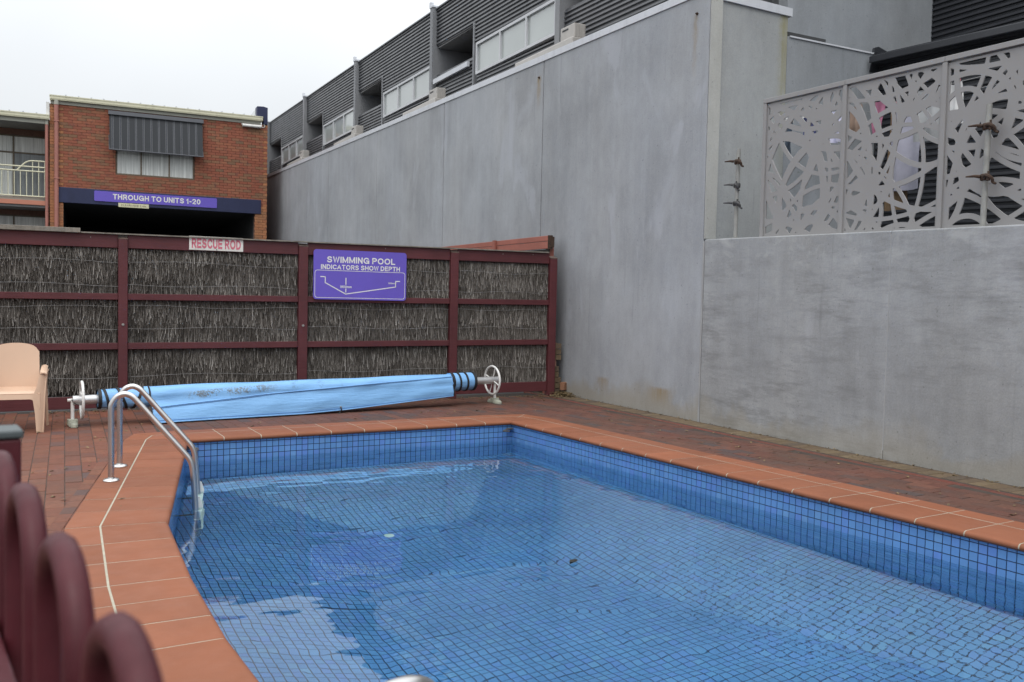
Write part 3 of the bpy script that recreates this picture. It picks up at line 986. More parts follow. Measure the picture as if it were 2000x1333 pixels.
# air conditioners on the wall beside the fins
words = ['beside the nearest pale fin', 'beside the second pale fin from the camera, below the white parapet rail', 'beside the fourth fin back, over the middle of the long wall', 'beside the fin nearest the brick building']
words = ['beside the nearest pale fin, before the largest window', 'beside the second pale fin, left of the white parapet rail', 'beside the third pale fin, below the small dark balcony', 'beside the farthest fin, close to the brick building']
for k in range(4):
    s0 = FINS[k]; zt = ztop(s0)
    ac = empty('air_conditioner', wl(s0 - .5, .33, zt + .02), 'beige air conditioner box ' + words[k], 'air conditioner', 'air conditioners along the wall top')
    z0 = zt + .02
    m = MB(); wbox(m, s0 - 1.02, s0 + .9, .19, .48, z0, z0 + .19); m.build('plinth', M['acb'], ac, bevel=.02)
    m = MB(); wbox(m, s0 - .98, s0 - .56, .25, .46, z0 + .19, z0 + .415); c_ = m.build('casing', M['acb'], ac, bevel=.012)
    m = MB(); wbox(m, s0 - .80, s0 - .62, .245, .252, z0 + .345, z0 + .37); m.build('handle_slot', M['darkgap'], c_)
    m = MB()
    for q in range(4): wbox(m, s0 - .986, s0 - .978, .275 + q * .045, .292 + q * .045, z0 + .21, z0 + .395)
    m.build('side_rib', M['acb'], c_)

# ------------------------------------------------------------------ brick building over the passage
BB = empty('brick_building', BF(3.1, 4, 0), 'red brick motel building over a dark drive-through passage, navy beam across it', 'building')
WA0, WA1, OP0, OP1, ZB, ZT = -.11, 6.28, .26, 5.88, 4.27, 6.98
m = MB()
m.box(BF, WA0 + .02, WA1 - .02, .03, .22, ZB, 5.02); m.box(BF, WA0 + .02, 1.70, .03, .22, 5.02, 6.0); m.box(BF, 4.00, WA1 - .02, .03, .22, 5.02, 6.0)
m.box(BF, WA0 + .02, WA1 - .02, .03, .22, 6.0, ZT)
m.box(BF, WA0 + .02, OP0 - .01, .03, .22, 0, ZB); m.box(BF, OP1 + .01, WA1 - .02, .03, .22, 0, ZB)
m.box(BF, WA0 + .02, WA0 + .2, .225, 9, 0, ZT - .05); m.box(BF, WA1 - .2, WA1 - .02, .225, 9, 0, ZT - .05)
m.build('wall', M['mortar'], BB)
m = MB(); m.box(BF, WA1 - .018, WA1 - .002, .03, 9, 0, ZT - .06); m.build('side_wall', M['brick'], BB)
items, ori = [], []
ch, bl = .086, .25
for r in range(int(ZT / ch)):
    z = r * ch + .5 * ch
    if z > ZT - .02: continue
    x = WA0 - (r % 2) * bl / 2
    while x < WA1:
        x0, x1 = max(x, WA0), min(x + bl, WA1)
        x += bl
        if x1 - x0 < .05: continue
        segs = [(x0, x1)]
        if z < ZB + .03: segs = [(x0, min(x1, OP0)), (max(x0, OP1), x1)]
        elif 5.0 < z < 6.0: segs = [(x0, min(x1, 1.70)), (max(x0, 4.0), x1)]
        for a, b in segs:
            if b - a < .04: continue
            quoin = (z < ZB and b < 1) or a < .05 or (b > WA1 - .05 and (z < ZB or r % 2 == 0)) or (z < ZB)
            c = BF((a + b) / 2, .005 + random.uniform(-.003, .003), z)
            lst = ori if quoin else items
            if z < 1.5: continue
            lst.append((c[:], (round(b - a, 2) - .008, .07, ch - .007), BF.ang))
pieces(BB, 'brick', items, M['brick'], 230)
pieces(BB, 'quoin_brick', ori, M['brickor'], 70)
m = MB(); m.box(BF, OP0 - .16, OP1 + .2, -.06, .02, 4.05, 4.51); m.build('beam', M['navy'], BB, bevel=.01)
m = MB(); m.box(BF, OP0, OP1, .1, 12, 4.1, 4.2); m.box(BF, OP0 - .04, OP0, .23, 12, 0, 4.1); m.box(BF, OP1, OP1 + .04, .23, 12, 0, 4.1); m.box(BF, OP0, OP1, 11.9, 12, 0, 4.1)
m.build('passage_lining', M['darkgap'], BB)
# roof edge
m = MB()
prof = [(-.02, 7.07), (-.15, 7.07), (-.15, 7.10), (-.16, 7.10), (-.16, 7.175), (-.17, 7.18), (-.17, 7.21), (-.02, 7.21)]
m.prism([BF(-.10, b, z) for b, z in prof], BF(6.10, 0, 0) - BF(-.10, 0, 0)); m.build('gutter', M['cream'], BB)
m = MB(); m.box(BF, -.08, 6.05, -.06, -.01, 6.965, 7.068); m.build('fascia', M['creamdk'], BB)
rf = MB(); rf.box(BF, WA0, 6.12, -.10, 9, 7.19, 7.215)
rf = rf.build('roof', M['cream'], BB)
m = MB(); x = .33
while x < 6.0:
    m.box(BF, x - .02, x + .02, -.16, 8.9, 7.216, 7.245); x += .345
m.build('roof_rib', M['capmetal'], rf)
m = MB(); m.box(BF, -.20, WA0 - .005, -.05, .25, 6.57, 7.0); m.build('barge_board', M['white'], BB)
m = MB(); m.prism([BF(5.93, -.06, 7.18), BF(6.14, -.06, 7.19), BF(6.14, -.06, 6.98), BF(6.27, -.06, 6.98), BF(6.27, -.06, 7.53), BF(6.13, -.06, 7.56), BF(5.93, -.06, 7.55)], BF(0, .36, 0) - BF(0, 0, 0))
m.build('parapet_end_box', M['navy'], BB, bevel=.008)
m = MB(); m.hexa([BF(5.95, .31, 7.22), BF(6.25, .31, 7.22), BF(6.25, 9, 7.22), BF(5.95, 9, 7.22)], [BF(5.95, .31, 7.52), BF(6.25, .31, 7.52), BF(6.25, 9, 7.40), BF(5.95, 9, 7.40)]); m.build('parapet', M['capmetal'], BB)
# window under the awning
m = MB()
for a0, a1, z0, z1 in ((1.70, 4.00, 5.0, 5.055), (1.70, 4.00, 5.95, 6.0), (1.70, 1.745, 5.055, 5.95), (3.955, 4.00, 5.055, 5.95), (2.41, 2.45, 5.055, 5.95), (3.23, 3.27, 5.055, 5.95)):
    m.box(BF, a0, a1, .02, .09, z0, z1)
wd = m.build('window', simple('bronze_frame', (.13, .095, .06), .45), BB)
for a0, a1 in ((1.746, 2.409), (2.451, 3.229), (3.271, 3.954)):
    MB().box(BF, a0, a1, .05, .06, 5.056, 5.949).build('pane', M['curtain'], wd)
MB().box(BF, 1.66, 4.04, -.03, .10, 4.955, 4.998).build('sill', M['brick'], wd)
# rain pipes
def pipe(a, z0, z1, r, parent):
    m = MB().tube([BF(a, -.09, z0), BF(a, -.09, z1)], r, 12)
    p = m.build('downpipe', M['terrapipe'], parent, True)
    MB().tube([BF(a, -.09, z1), BF(a, -.09, z1 + .14)], r * 1.12, 12).build('collar', M['creamdk'], p, True)
    for z in (z1 - .5, z1 - 2.2): MB().box(BF, a - r - .01, a + r + .01, -.095 - r, .0, z, z + .03).build('bracket', M['terrapipe'], p)
pipe(.075, 0, 6.94, .062, BB)

# awning
aw = empty('awning', BF(2.9, -.2, 5.7), 'dark grey striped drop awning above the brick building window', 'awning')
k = 14; rows = []
for i in range(k + 1):
    z = 6.80 - (6.80 - 5.74) * i / k
    rows.append([BF(1.52 + (4.22 - 1.52) * j / 60, -.13 - .20 * (i / k) ** .9 - .012 * math.sin(j * 1.05) * (i / k), z) for j in range(61)])
m = MB().grid(rows); n_ = len(m.v)
m.add([tuple(Vector(p) + BF.n * .006) for p in m.v[:n_]], [tuple(reversed(f)) for f in m.f])
cv = m.build('canvas', M['canvas'], aw, True, origin=BF(2.87, -.2, 5.74))
cv.data.transform(Matrix.Rotation(-BF.ang, 4, 'Z')); cv.rotation_euler = (0, 0, BF.ang)
m = MB().tube([BF(1.50, -.335, 5.72), BF(4.24, -.335, 5.72)], .022, 8); m.build('bottom_rail', M['hood'], aw, True)
m = MB(); m.prism([BF(1.49, -.01, 6.95), BF(1.49, -.17, 6.91), BF(1.49, -.19, 6.80), BF(1.49, -.01, 6.80)], BF(2.76, 0, 0) - BF(0, 0, 0)); m.build('hood', M['hood'], aw)
for a in (1.51, 4.23):
    MB().tube([BF(a, -.02, 6.2), BF(a, -.335, 5.72)], .012, 6).build('arm', M['hood'], aw, True)

# wall light
wlt = empty('wall_light', BF(5.75, -.1, 6.83), 'white tube light fixed under the brick building gutter', 'light fitting')
m = MB().tube([BF(5.46, -.10, 6.885), BF(6.06, -.10, 6.885)], .048, 12); m.build('diffuser', M['white'], wlt, True)
m = MB().box(BF, 5.44, 6.08, -.085, -.005, 6.90, 6.945); m.build('base_plate', M['white'], wlt)
m = MB().tube(smoothpath([BF(6.08, -.05, 6.87), BF(6.14, -.05, 6.88), BF(6.18, -.05, 6.93), BF(6.14, -.05, 6.97)], 4), .012, 6); m.build('cable', M['white'], wlt, True)

# balcony wing
BW = empty('balcony_wing', BF(-3, 2, 0), 'two-storey motel wing with cream balcony railing left of the brick building', 'building')
m = MB(); m.box(BF, -8, -.125, 1.3, 1.5, 0, 6.4); m.box(BF, -8, -.125, 1.52, 9, 0, 6.4); m.build('wall', M['mortar'], BW)
m = MB(); m.box(BF, -8, -.2, -.05, 1.28, 3.93, 4.06); m.build('balcony_slab', M['salmon'], BW)
m = MB(); m.box(BF, -8, -.2, .05, 1.28, 4.065, 4.15); m.build('balcony_floor', M['creamdk'], BW)
m = MB(); m.prism([BF(-8, b, z - .60) for b, z in prof], BF(7.89, 0, 0) - BF(0, 0, 0)); m.build('gutter', M['cream'], BW)
m = MB(); m.box(BF, -8, -.14, -.06, -.01, 6.345, 6.468); m.build('fascia', M['creamdk'], BW)
m = MB(); m.box(BF, -8, -.13, -.008, 1.28, 6.33, 6.36); m.build('soffit', M['soffit'], BW)
m = MB(); m.box(BF, -8, -.13, 0, 1.28, 3.86, 3.925); m.build('soffit', M['soffit'], BW)
rf = MB().box(BF, -8, -.13, -.10, 9, 6.59, 6.615).build('roof', M['cream'], BW)
m = MB(); x = -7.8
while x < -.2:
    m.box(BF, x - .02, x + .02, -.16, 8.9, 6.616, 6.645); x += .35
m.build('roof_rib', M['capmetal'], rf)
p = MB().tube([BF(-.185, -.05, 0), BF(-.185, -.05, 6.33)], .045, 12).build('post', M['terrapipe'], BW, True)
MB().tube([BF(-.185, -.05, 6.33), BF(-.185, -.05, 6.47)], .05, 12).build('collar', M['creamdk'], p, True)
frm = simple('bronze_door_frame', (.11, .085, .055), .45)
for z0, zt_, z1 in ((4.15, 5.58, 6.13), (1.0, 3.0, 3.69)):
    m = MB()
    xs = [-4.8, -3.9, -3.0, -2.05, -1.13, -.24]
    for x in xs: m.box(BF, x - .025, x + .025, 1.22, 1.295, z0, z1)
    for z in (z0, zt_, z1 - .04): m.box(BF, -4.8, -.24, 1.225, 1.29, z, z + .045)
    wd = m.build('window', frm, BW)
    for a, b in zip(xs[:-1], xs[1:]):
        for za, zb in ((z0 + .046, zt_ - .001), (zt_ + .046, z1 - .041)):
            MB().box(BF, a + .026, b - .026, 1.25, 1.26, za, zb).build('pane', M['curtain'] if (za > zt_ or a < -1.2) else M['curtaindk'], wd)
rl = empty('railing', BF(-4, .0, 4.15)); rl.parent = BW; rl.location = WL[rl] - WL[BW]
m = MB()
for z, r in ((5.05, .022), (4.92, .022), (4.18, .022)):
    m.tube([BF(-8, 0, z), BF(-.22, 0, z)], r, 8)
m.tube(smoothpath([BF(-.97, 0, 4.93), BF(-.86, 0, 5.05), BF(-.74, 0, 5.17), BF(-.60, 0, 5.225), BF(-.4, 0, 5.23), BF(-.22, 0, 5.23)], 4), .022, 8)
m.build('rail', M['cream'], rl, True)
x = -.24
while x > -8:
    m = MB().tube([BF(x, 0, 4.18), BF(x, 0, 4.92)], .013, 6)
    if x > -.62: m.tube([BF(x, 0, 4.92), BF(x, 0, 5.23)], .013, 6)
    m.build('baluster', M['cream'], rl, True)
    x -= .160

# ------------------------------------------------------------------ lettering
def arc(cx, cy_, rx, ry, a0, a1, n=9):
    return [(cx + rx * math.cos(math.radians(a0 + (a1 - a0) * i / n)), cy_ + ry * math.sin(math.radians(a0 + (a1 - a0) * i / n))) for i in range(n + 1)]


def glyphs():
    pr = [(0, 0), (0, 1), (.32, 1)] + arc(.32, .74, .26, .26, 80, -80, 7) + [(.32, .48), (0, .48)]
    ss = arc(.30, .755, .27, .245, 20, 265, 9) + arc(.30, .255, .30, .255, 80, -160, 9)
    o_ = arc(.39, .5, .39, .5, 0, 360, 20)
    z_ = arc(.27, .5, .27, .5, 0, 360, 16)
    mm_ = [[(0, 0), (0, .68)], [(0, .45)] + arc(.2, .46, .2, .2, 170, 0, 6) + [(.4, 0)], [(.4, .45)] + arc(.6, .46, .2, .2, 170, 0, 6) + [(.8, 0)]]
    return {
        'A': [[(0, 0), (.35, 1), (.70, 0)], [(.12, .30), (.58, .30)]], 'C': [arc(.38, .5, .38, .5, 42, 318, 14)],
        'D': [[(0, 0), (0, 1), (.28, 1)] + arc(.28, .5, .36, .5, 80, -80, 9) + [(.28, 0), (0, 0)]],
        'E': [[(.54, 1), (0, 1), (0, 0), (.54, 0)], [(0, .52), (.48, .52)]],
        'G': [arc(.39, .5, .39, .5, 42, 330, 14) + [(.76, .46), (.44, .46)], [(.76, .40), (.76, .0)]],
        'H': [[(0, 0), (0, 1)], [(.60, 0), (.60, 1)], [(0, .52), (.60, .52)]], 'I': [[(0, 0), (0, 1)]], 'L': [[(0, 1), (0, 0), (.50, 0)]],
        'M': [[(0, 0), (0, 1)], [(0, 1), (.37, .08), (.74, 1)], [(.74, 1), (.74, 0)]], 'N': [[(0, 0), (0, 1)], [(0, 1), (.58, 0)], [(.58, 0), (.58, 1)]],
        'O': [o_], 'P': [pr], 'R': [pr, [(.30, .48), (.60, 0)]], 'S': [ss], 'T': [[(0, 1), (.60, 1)], [(.30, 1), (.30, 0)]],
        'U': [[(0, 1), (0, .3)] + arc(.30, .3, .30, .3, 190, 350, 9) + [(.60, .3), (.60, 1)]],
        'W': [[(0, 1), (.21, 0), (.42, .98), (.63, 0), (.84, 1)]],
        '1': [[(0, .76), (.2, 1), (.2, 0)]], '2': [arc(.27, .72, .27, .28, 165, -35, 9) + [(.02, 0), (.56, 0)]], '0': [z_],
        '4': [[(.42, 0), (.42, 1), (0, .28), (.58, .28)]], '8': [arc(.27, .75, .23, .25, 0, 360, 14), arc(.27, .25, .27, .25, 0, 360, 14)],
        '-': [[(.06, .42), (.28, .42)]], '.': [[(0, 0), (0, .04)]], 'm': mm_}


GL = glyphs()


def text_mb(body, o, ux, uy, width, height, sw=.19, mi=0, mb=None, depth=.0015):
    """flat printed capitals built from broad strokes; sw is the stroke width over the letter height"""
    ux, uy = Vector(ux), Vector(uy)
    nn = ux.cross(uy).normalized()
    lines, x = [], sw / 2
    for chh in body:
        if chh == ' ':
            x += .34; continue
        g_ = GL[chh]
        for pl in g_: lines.append([(x + a, sw / 2 + b * (1 - sw)) for a, b in pl])
        x += max(a for pl in g_ for a, b in pl) + sw + .13
    tot = x - sw / 2 - .13
    mb = mb or MB()
    kx, ky = width / tot, height
    for li, pl in enumerate(lines):
        L_, R_2 = [], []
        n = len(pl)
        closed = n > 3 and abs(pl[0][0] - pl[-1][0]) < 1e-6 and abs(pl[0][1] - pl[-1][1]) < 1e-6
        for i in range(n):
            p = Vector(pl[i])
            a = Vector(pl[i - 1]) if i else (Vector(pl[n - 2]) if closed else None)
            b = Vector(pl[i + 1]) if i < n - 1 else (Vector(pl[1]) if closed else None)
            d0 = (p - a).normalized() if a is not None else (b - p).normalized()
            d1 = (b - p).normalized() if b is not None else d0
            n0, n1 = Vector((-d0.y, d0.x)), Vector((-d1.y, d1.x))
            m_ = (n0 + n1)
            m_ = m_.normalized() if m_.length > 1e-6 else n0
            q = min(1 / max(m_.dot(n0), .2), 1.6) * sw / 2
            e0 = -d0 * sw / 2 if (a is None) else Vector((0, 0))
            e0 = e0 + (d1 * sw / 2 if b is None else Vector((0, 0)))
            e0 *= .98
            L_.append(p + m_ * q + e0); R_2.append(p - m_ * q + e0)
        W3 = lambda v: Vector(o) + ux * (v.x - tot / 2) * kx + uy * (v.y - .5) * ky + nn * (depth + .00015 * (li % 5))
        mb.add([W3(v) for v in L_ + R_2], [(n + i, n + i + 1, i + 1, i) for i in range(n - 1)], mi)
    return mb


def rounded(fr, a0, a1, z0, z1, r, b, k=5):
    out = []
    for cx, cz, s in ((a1 - r, z1 - r, 0), (a0 + r, z1 - r, 1), (a0 + r, z0 + r, 2), (a1 - r, z0 + r, 3)):
        for i in range(k + 1):
            t = (s + i / k) * PI / 2
            out.append(fr(cx + r * math.cos(t), b, cz + r * math.sin(t)))
    return out


def strokes(mb, fr, pts, w, b):
    """flat print line through (a, z) points"""
    for (a0, z0), (a1, z1) in zip(pts[:-1], pts[1:]):
        d = Vector((a1 - a0, z1 - z0)).normalized() * w / 2
        n = Vector((-d.y, d.x))
        q = [(a0 - d.x + n.x, z0 - d.y + n.y), (a0 - d.x - n.x, z0 - d.y - n.y), (a1 + d.x - n.x, z1 + d.y - n.y), (a1 + d.x + n.x, z1 + d.y + n.y)]
        mb.add([fr(a, b, z) for a, z in q], [(0, 1, 2, 3)])

UZ = Vector((0, 0, 1))
sg = empty('passage_sign', BF(2.9, -.07, 4.15), 'long purple sign reading THROUGH TO UNITS 1-20 on the navy beam', 'sign')
MB().prism(rounded(BF, 1.10, 4.685, 4.155, 4.465, .03, -.085), BF.n * .022).build('board', M['purple'], sg)
text_mb('THROUGH TO UNITS 1-20', BF(2.90, -.0855, 4.318), BF.u, UZ, 2.56, .165, .20).build('lettering', M['letter'], sg)
cs = empty('clearance_sign', BF(2.2, -.1, 4.01), 'small cream sign reading CLEARANCE 2.4m below the purple passage sign', 'sign')
MB().box(BF, 1.775, 2.645, -.11, -.09, 4.01, 4.135).build('board', M['lettercream'], cs)
text_mb('CLEARANCE 2.4m', BF(2.21, -.111, 4.072), BF.u, UZ, .72, .060, .17).build('lettering', M['letterdk'], cs)

# ------------------------------------------------------------------ brush fence behind the pool
BFN = empty('brush_fence', FF(2, .05, 0), 'burgundy timber fence filled with grey brush behind the pool', 'fence')
def rz(r): return .0055 * r
POSTS = [-2.12, 0.0, 2.17, 4.325, 5.945]
for k, r in enumerate(POSTS):
    h = 2.075 + rz(r) - (.03 if k == 4 else 0)
    w = .052 + .008 * (k >= 2)
    m = MB()
    m.hexa([FF(r - w, 0, -.05), FF(r + w, 0, -.05), FF(r + w, .1, -.05), FF(r - w, .1, -.05)], [FF(r - w, 0, h - .035), FF(r + w, 0, h - .035), FF(r + w, .1, h), FF(r - w, .1, h)])
    p = m.build('post', M['timber'], BFN, bevel=.006)
    m = MB(); m.hexa([FF(r - w, -.001, h - .034), FF(r + w, -.001, h - .034), FF(r + w, .1, h + .001), FF(r - w, .1, h + .001)], [FF(r - w, -.001, h - .026), FF(r + w, -.001, h - .026), FF(r + w, .1, h + .009), FF(r - w, .1, h + .009)])
    m.build('post_top', M['posttop'], p)
    if k in (1, 2):
        for z in (1.02,):
            MB().lathe([(.016, 0), (.016, .010), (.008, .010), (.008, .018)], FF(r, 0, z), -FF.n, 8).build('bolt', M['galv'], p)
NZ = np.random.RandomState(3)
for k in range(4):
    a, b = POSTS[k] + .052, POSTS[k + 1] - .052
    if k >= 1: a += .008 * (k >= 2); b -= .008
    for nm, z0, z1, b0, b1 in (('top_rail', 1.935, 2.092, .035, .075), ('mid_rail', 1.316, 1.392, .02, .06), ('mid_rail', .722, .800, .02, .06), ('bottom_board', .022, .165, .03, .07)):
        m = MB(); m.box(FF, a + .001, b - .001, b0, b1, z0 + rz(a), z1 + rz(a), 0, rz(b) - rz(a)); m.build(nm, M['timber'], BFN, bevel=.004)
    # brush: many split twigs in overlapping courses
    m = MB(); m.box(FF, a, b, .105, .14, .16, 1.95); m.build('brush_core', M['thatchdk'], BFN)
    tw = MB()
    courses = [.17, .44, .75, 1.02, 1.30, 1.55, 1.78]
    dens = 1150
    V, F, MI = [], [], []
    for ci, zc in enumerate(courses):
        ph = NZ.uniform(0, 6)
        top = 1.99
        for q in range(int(1900 * (b - a))):
            thick = NZ.rand() < .11
            r = a + .004 + NZ.rand() * (b - a - .008)
            zb = zc + .028 * math.sin(r * 2.3 + ph) + NZ.normal(0, .012 if not thick else .03)
            if not thick: zb += NZ.rand() * .27
            else: zb += NZ.rand() ** 3 * .2
            zb = max(zb, .155)
            L = NZ.uniform(.14, .26) if thick else NZ.uniform(.22, .46)
            zt_ = min(zb + L, top)
            if zt_ - zb < .05: continue
            cl_ = .035 * math.sin(r * 13 + ci * 2.1) * math.sin(r * 4.3 + ci)
            lean = (NZ.normal(0, .13 if thick else .05) + cl_) * (zt_ - zb)
            wd = NZ.uniform(.0022, .0040) if thick else NZ.uniform(.0012, .0024)
            ob = (.056 if thick else .064) + NZ.uniform(-.010, .012)
            tb = ob + NZ.uniform(.016, .034)
            r2 = min(max(r + lean, a + .002), b - .002)
            rm = (r + r2) / 2 + NZ.normal(0, .004 if thick else .0015); zm = (zb + zt_) / 2; bm_ = (ob + tb) / 2
            k0 = len(V)
            for (rr, bb, z, s_) in ((r, ob, zb, 1.0), (rm, bm_, zm, .85), (r2, tb, zt_, .4)):
                V += [FF(rr - wd * s_, bb + .003, z), FF(rr, bb - .001, z), FF(rr + wd * s_, bb + .003, z)]
            F += [(k0 + i, k0 + i + 1, k0 + i + 4, k0 + i + 3) for i in (0, 1, 3, 4)]
            MI += [1 if thick else 0] * 4
    bm2 = MB().add(V, F); bm2.m = MI
    bm2.build('brush_panel', [M['thatch'], M['thatchlt']], BFN, kind='stuff')
    for z in (.40, .98, 1.24, 1.50, 1.78):
        ph = NZ.uniform(0, 6)
        pts = [FF(a + (b - a) * i / 16, .050 + NZ.uniform(-.002, .004), z + .014 * math.sin(i * .45 + ph) + rz(a)) for i in range(17)]
        MB().tube(pts, .0014, 5).build('wire', M['wire'], BFN)
m = MB(); m.box(FF, -2.2, -.46, -.02, .10, 2.096 - .012, 2.150 - .012, 0, .008); m.build('capping_board', M['weathered'], BFN, bevel=.004)
m = MB()
for a, b in ((-.455, 1.6), (1.603, 3.4), (3.404, 5.86)):
    m.box(FF, a, b, .0, .095, 2.094 + rz(a), 2.109 + rz(a), 0, rz(b) - rz(a))
m.build('capping_board', M['weathered'], BFN)
# loose screws and paint chips on the top rail
m = MB()
for r, z in ((-.35, 2.05), (3.3, 2.06), (5.1, 2.05), (5.6, 2.06)):
    m.lathe([(.006, 0), (.006, .004), (.002, .006)], FF(r, .035, z + rz(r)), -FF.n, 8)
m.build('screw', M['galv'], BFN)

# signs on the fence
rs = empty('rescue_sign', FF(1.08, 0, 1.95), 'white sign reading RESCUE ROD in faded red on the top rail', 'sign')
MB().box(FF, .752, 1.402, .024, .034, 1.950, 2.120).build('board', M['plate'], rs)
text_mb('RESCUE ROD', FF(1.077, .0238, 2.034), FF.u, UZ, .59, .122, .22).build('lettering', M['redletter'], rs)
m = MB()
for z in (1.962, 2.108): m.lathe([(.007, 0), (.006, .004)], FF(1.08, .024, z), -FF.n, 8)
m.build('screw', M['rust'], rs)

ps = empty('pool_depth_sign', FF(2.94, -.01, 1.37), 'purple pool sign with a white depth diagram and SWIMMING POOL lettering', 'sign')
S0, S1, Z0, Z1 = 2.297, 3.590, 1.370, 2.026
MB().prism(rounded(FF, S0, S1, Z0, Z1, .04, -.012), FF.n * .012).build('board', M['purple'], ps)
def sa(px): return S0 + (px - 125) / (1930 - 125) * (S1 - S0)
sb = -.0128
m = text_mb('SWIMMING POOL', FF(sa(1038), sb, 1.898), FF.u, UZ, .95, .082, .19, depth=0)
text_mb('INDICATORS SHOW DEPTH', FF(sa(1030), sb, 1.800), FF.u, UZ, 1.10, .063, .19, mb=m, depth=0)
m.build('lettering', M['letter'], ps)
m = MB()
strokes(m, FF, [(sa(262), 1.668), (sa(345), 1.668), (sa(345), 1.590), (sa(735), 1.445), (sa(1715), 1.556), (sa(1715), 1.633), (sa(1795), 1.633)], .012, sb)
strokes(m, FF, [(sa(737), 1.655), (sa(737), 1.575)], .012, sb)
strokes(m, FF, [(sa(737), 1.512), (sa(737), 1.472)], .012, sb)
text_mb('1800mm', FF(sa(737), sb, 1.542), FF.u, UZ, .16, .032, .20, mb=m, depth=0)
text_mb('1000mm', FF(sa(1632), sb, 1.605), FF.u, UZ, .095, .022, .20, mb=m, depth=0)
A_ = rounded(FF, S0 + .016, S1 - .018, Z0 + .020, 1.756, .035, sb); B_ = rounded(FF, S0 + .022, S1 - .024, Z0 + .026, 1.750, .030, sb)
n_ = len(A_)
m.add(A_ + B_, [(i, (i + 1) % n_, n_ + (i + 1) % n_, n_ + i) for i in range(n_)])
m.build('depth_diagram', M['letter'], ps)
m = MB()
for a, z in ((S0 + .06, Z1 - .04), (S1 - .06, Z1 - .04), (S0 + .06, Z0 + .05), (S1 - .06, Z0 + .05)): m.lathe([(.006, 0), (.005, .003)], FF(a, -.012, z), -FF.n, 8)
m.build('screw', M['purple'], ps)

# red timber fence running back from the end of the brush fence
TFn = empty('timber_fence', wl(.45, -.22, 0), 'faded red double-rail fence top showing behind the right end of the brush fence', 'fence')
TW = Fr(FF(5.93, .13, 0), u=(.0398, .9992, 0))
for a, b in ((0, 1.9), (1.905, 5.0), (5.005, 9.5)):
    for z0, z1 in ((2.20, 2.31), (2.315, 2.395)):
        m = MB(); m.box(TW, a, b, -.02, .02 + .004 * (z0 > 2.3), z0, z1); m.build('rail', M['timberlt'], TFn, bevel=.004)
for a in (.06, 1.75, 4.6):
    m = MB(); m.box(TW, a, a + .09, -.115, -.025, -.05, 2.30); m.build('post', M['timberlt'], TFn)
    if a > 1: m = MB(); m.box(TW, a, a + .09, .026, .06, 2.18, 2.405); m.build('cleat', M['timberlt'], TFn)
m = MB(); m.box(TW, 0.02, 9.4, -.022, .0, .1, 2.19); m.build('brush_core', M['thatchdk'], TFn)
m = MB(); m.box(TW, -.012, -.002, -.05, .03, 2.19, 2.40); m.box(TW, -.03, .05, -.07, -.021, 2.22, 2.38); m.build('end_bracket', M['rust'], TFn)

# remains of a brick pier between fence and wall
bp = empty('brick_pier', FF(6.10, .12, 0), 'narrow broken brick pier wedged between the fence end and grey wall', 'pier')
items = []
for q in range(9):
    if q in (5,): continue
    wq = .10 if q not in (3, 4) else .065
    items.append((FF(6.045 + wq / 2, .12, .04 + q * .086)[:], (wq, .11, .076), FF.ang))
pieces(bp, 'brick', items, M['paverbr'])
MB().box(FF, 6.02, 6.07, .08, .16, 0, .78).build('mortar', M['mortar'], bp)
m = MB().box(Fr(FF(6.175, .02, .06), .5), -.05, .05, -.04, .04, 0, .12); m.build('loose_brick', M['brick'], None, bevel=.005, label='loose red brick standing on leaf litter in the wall corner', cat='brick')
# leaf litter in the corner and along fence and wall
lit = MB()
def litter(c, sprx, spry, n, zr=.02):
    for _ in range(n):
        x, y = c[0] + NZ.normal(0, sprx), c[1] + NZ.normal(0, spry)
        if wall_t(x, y) > -.02: continue
        L = NZ.uniform(.010, .030); fr = Fr((x, y, -.008 + NZ.uniform(0, zr)), NZ.uniform(0, 6.3))
        t = NZ.uniform(-.5, .5)
        lit.add([fr(-L, 0, 0), fr(0, -L * .45, .006 + t * .01), fr(L, 0, t * L), fr(0, L * .45, .006)], [(0, 1, 2, 3), (3, 2, 1, 0)])
cc = FF(6.12, -.10, 0)
litter(cc, .09, .10, 420, .05)
litter(FF(6.0, -.22, 0), .22, .12, 160)
for r in range(0, 58): litter(FF(-.9 + r * .12, -.05, 0), .06, .05, 5, .012)
for s_ in range(40): litter(wl(-.3 - s_ * .2, -.05, 0), .04, .06, 3, .01)
for _ in range(110): litter((random.uniform(-.3, 7), random.uniform(9.8, 11.5), 0), .02, .02, 1, .006)
for _ in range(70): litter((random.uniform(6.0, 7.1), random.uniform(3.2, 9.8), 0), .02, .02, 1, .006)
for _ in range(30): litter((random.uniform(-.2, .9), random.uniform(6.2, 9.6), 0), .02, .02, 1, .006)
lit.build('leaf_litter', M['leaf'], None, kind='stuff')

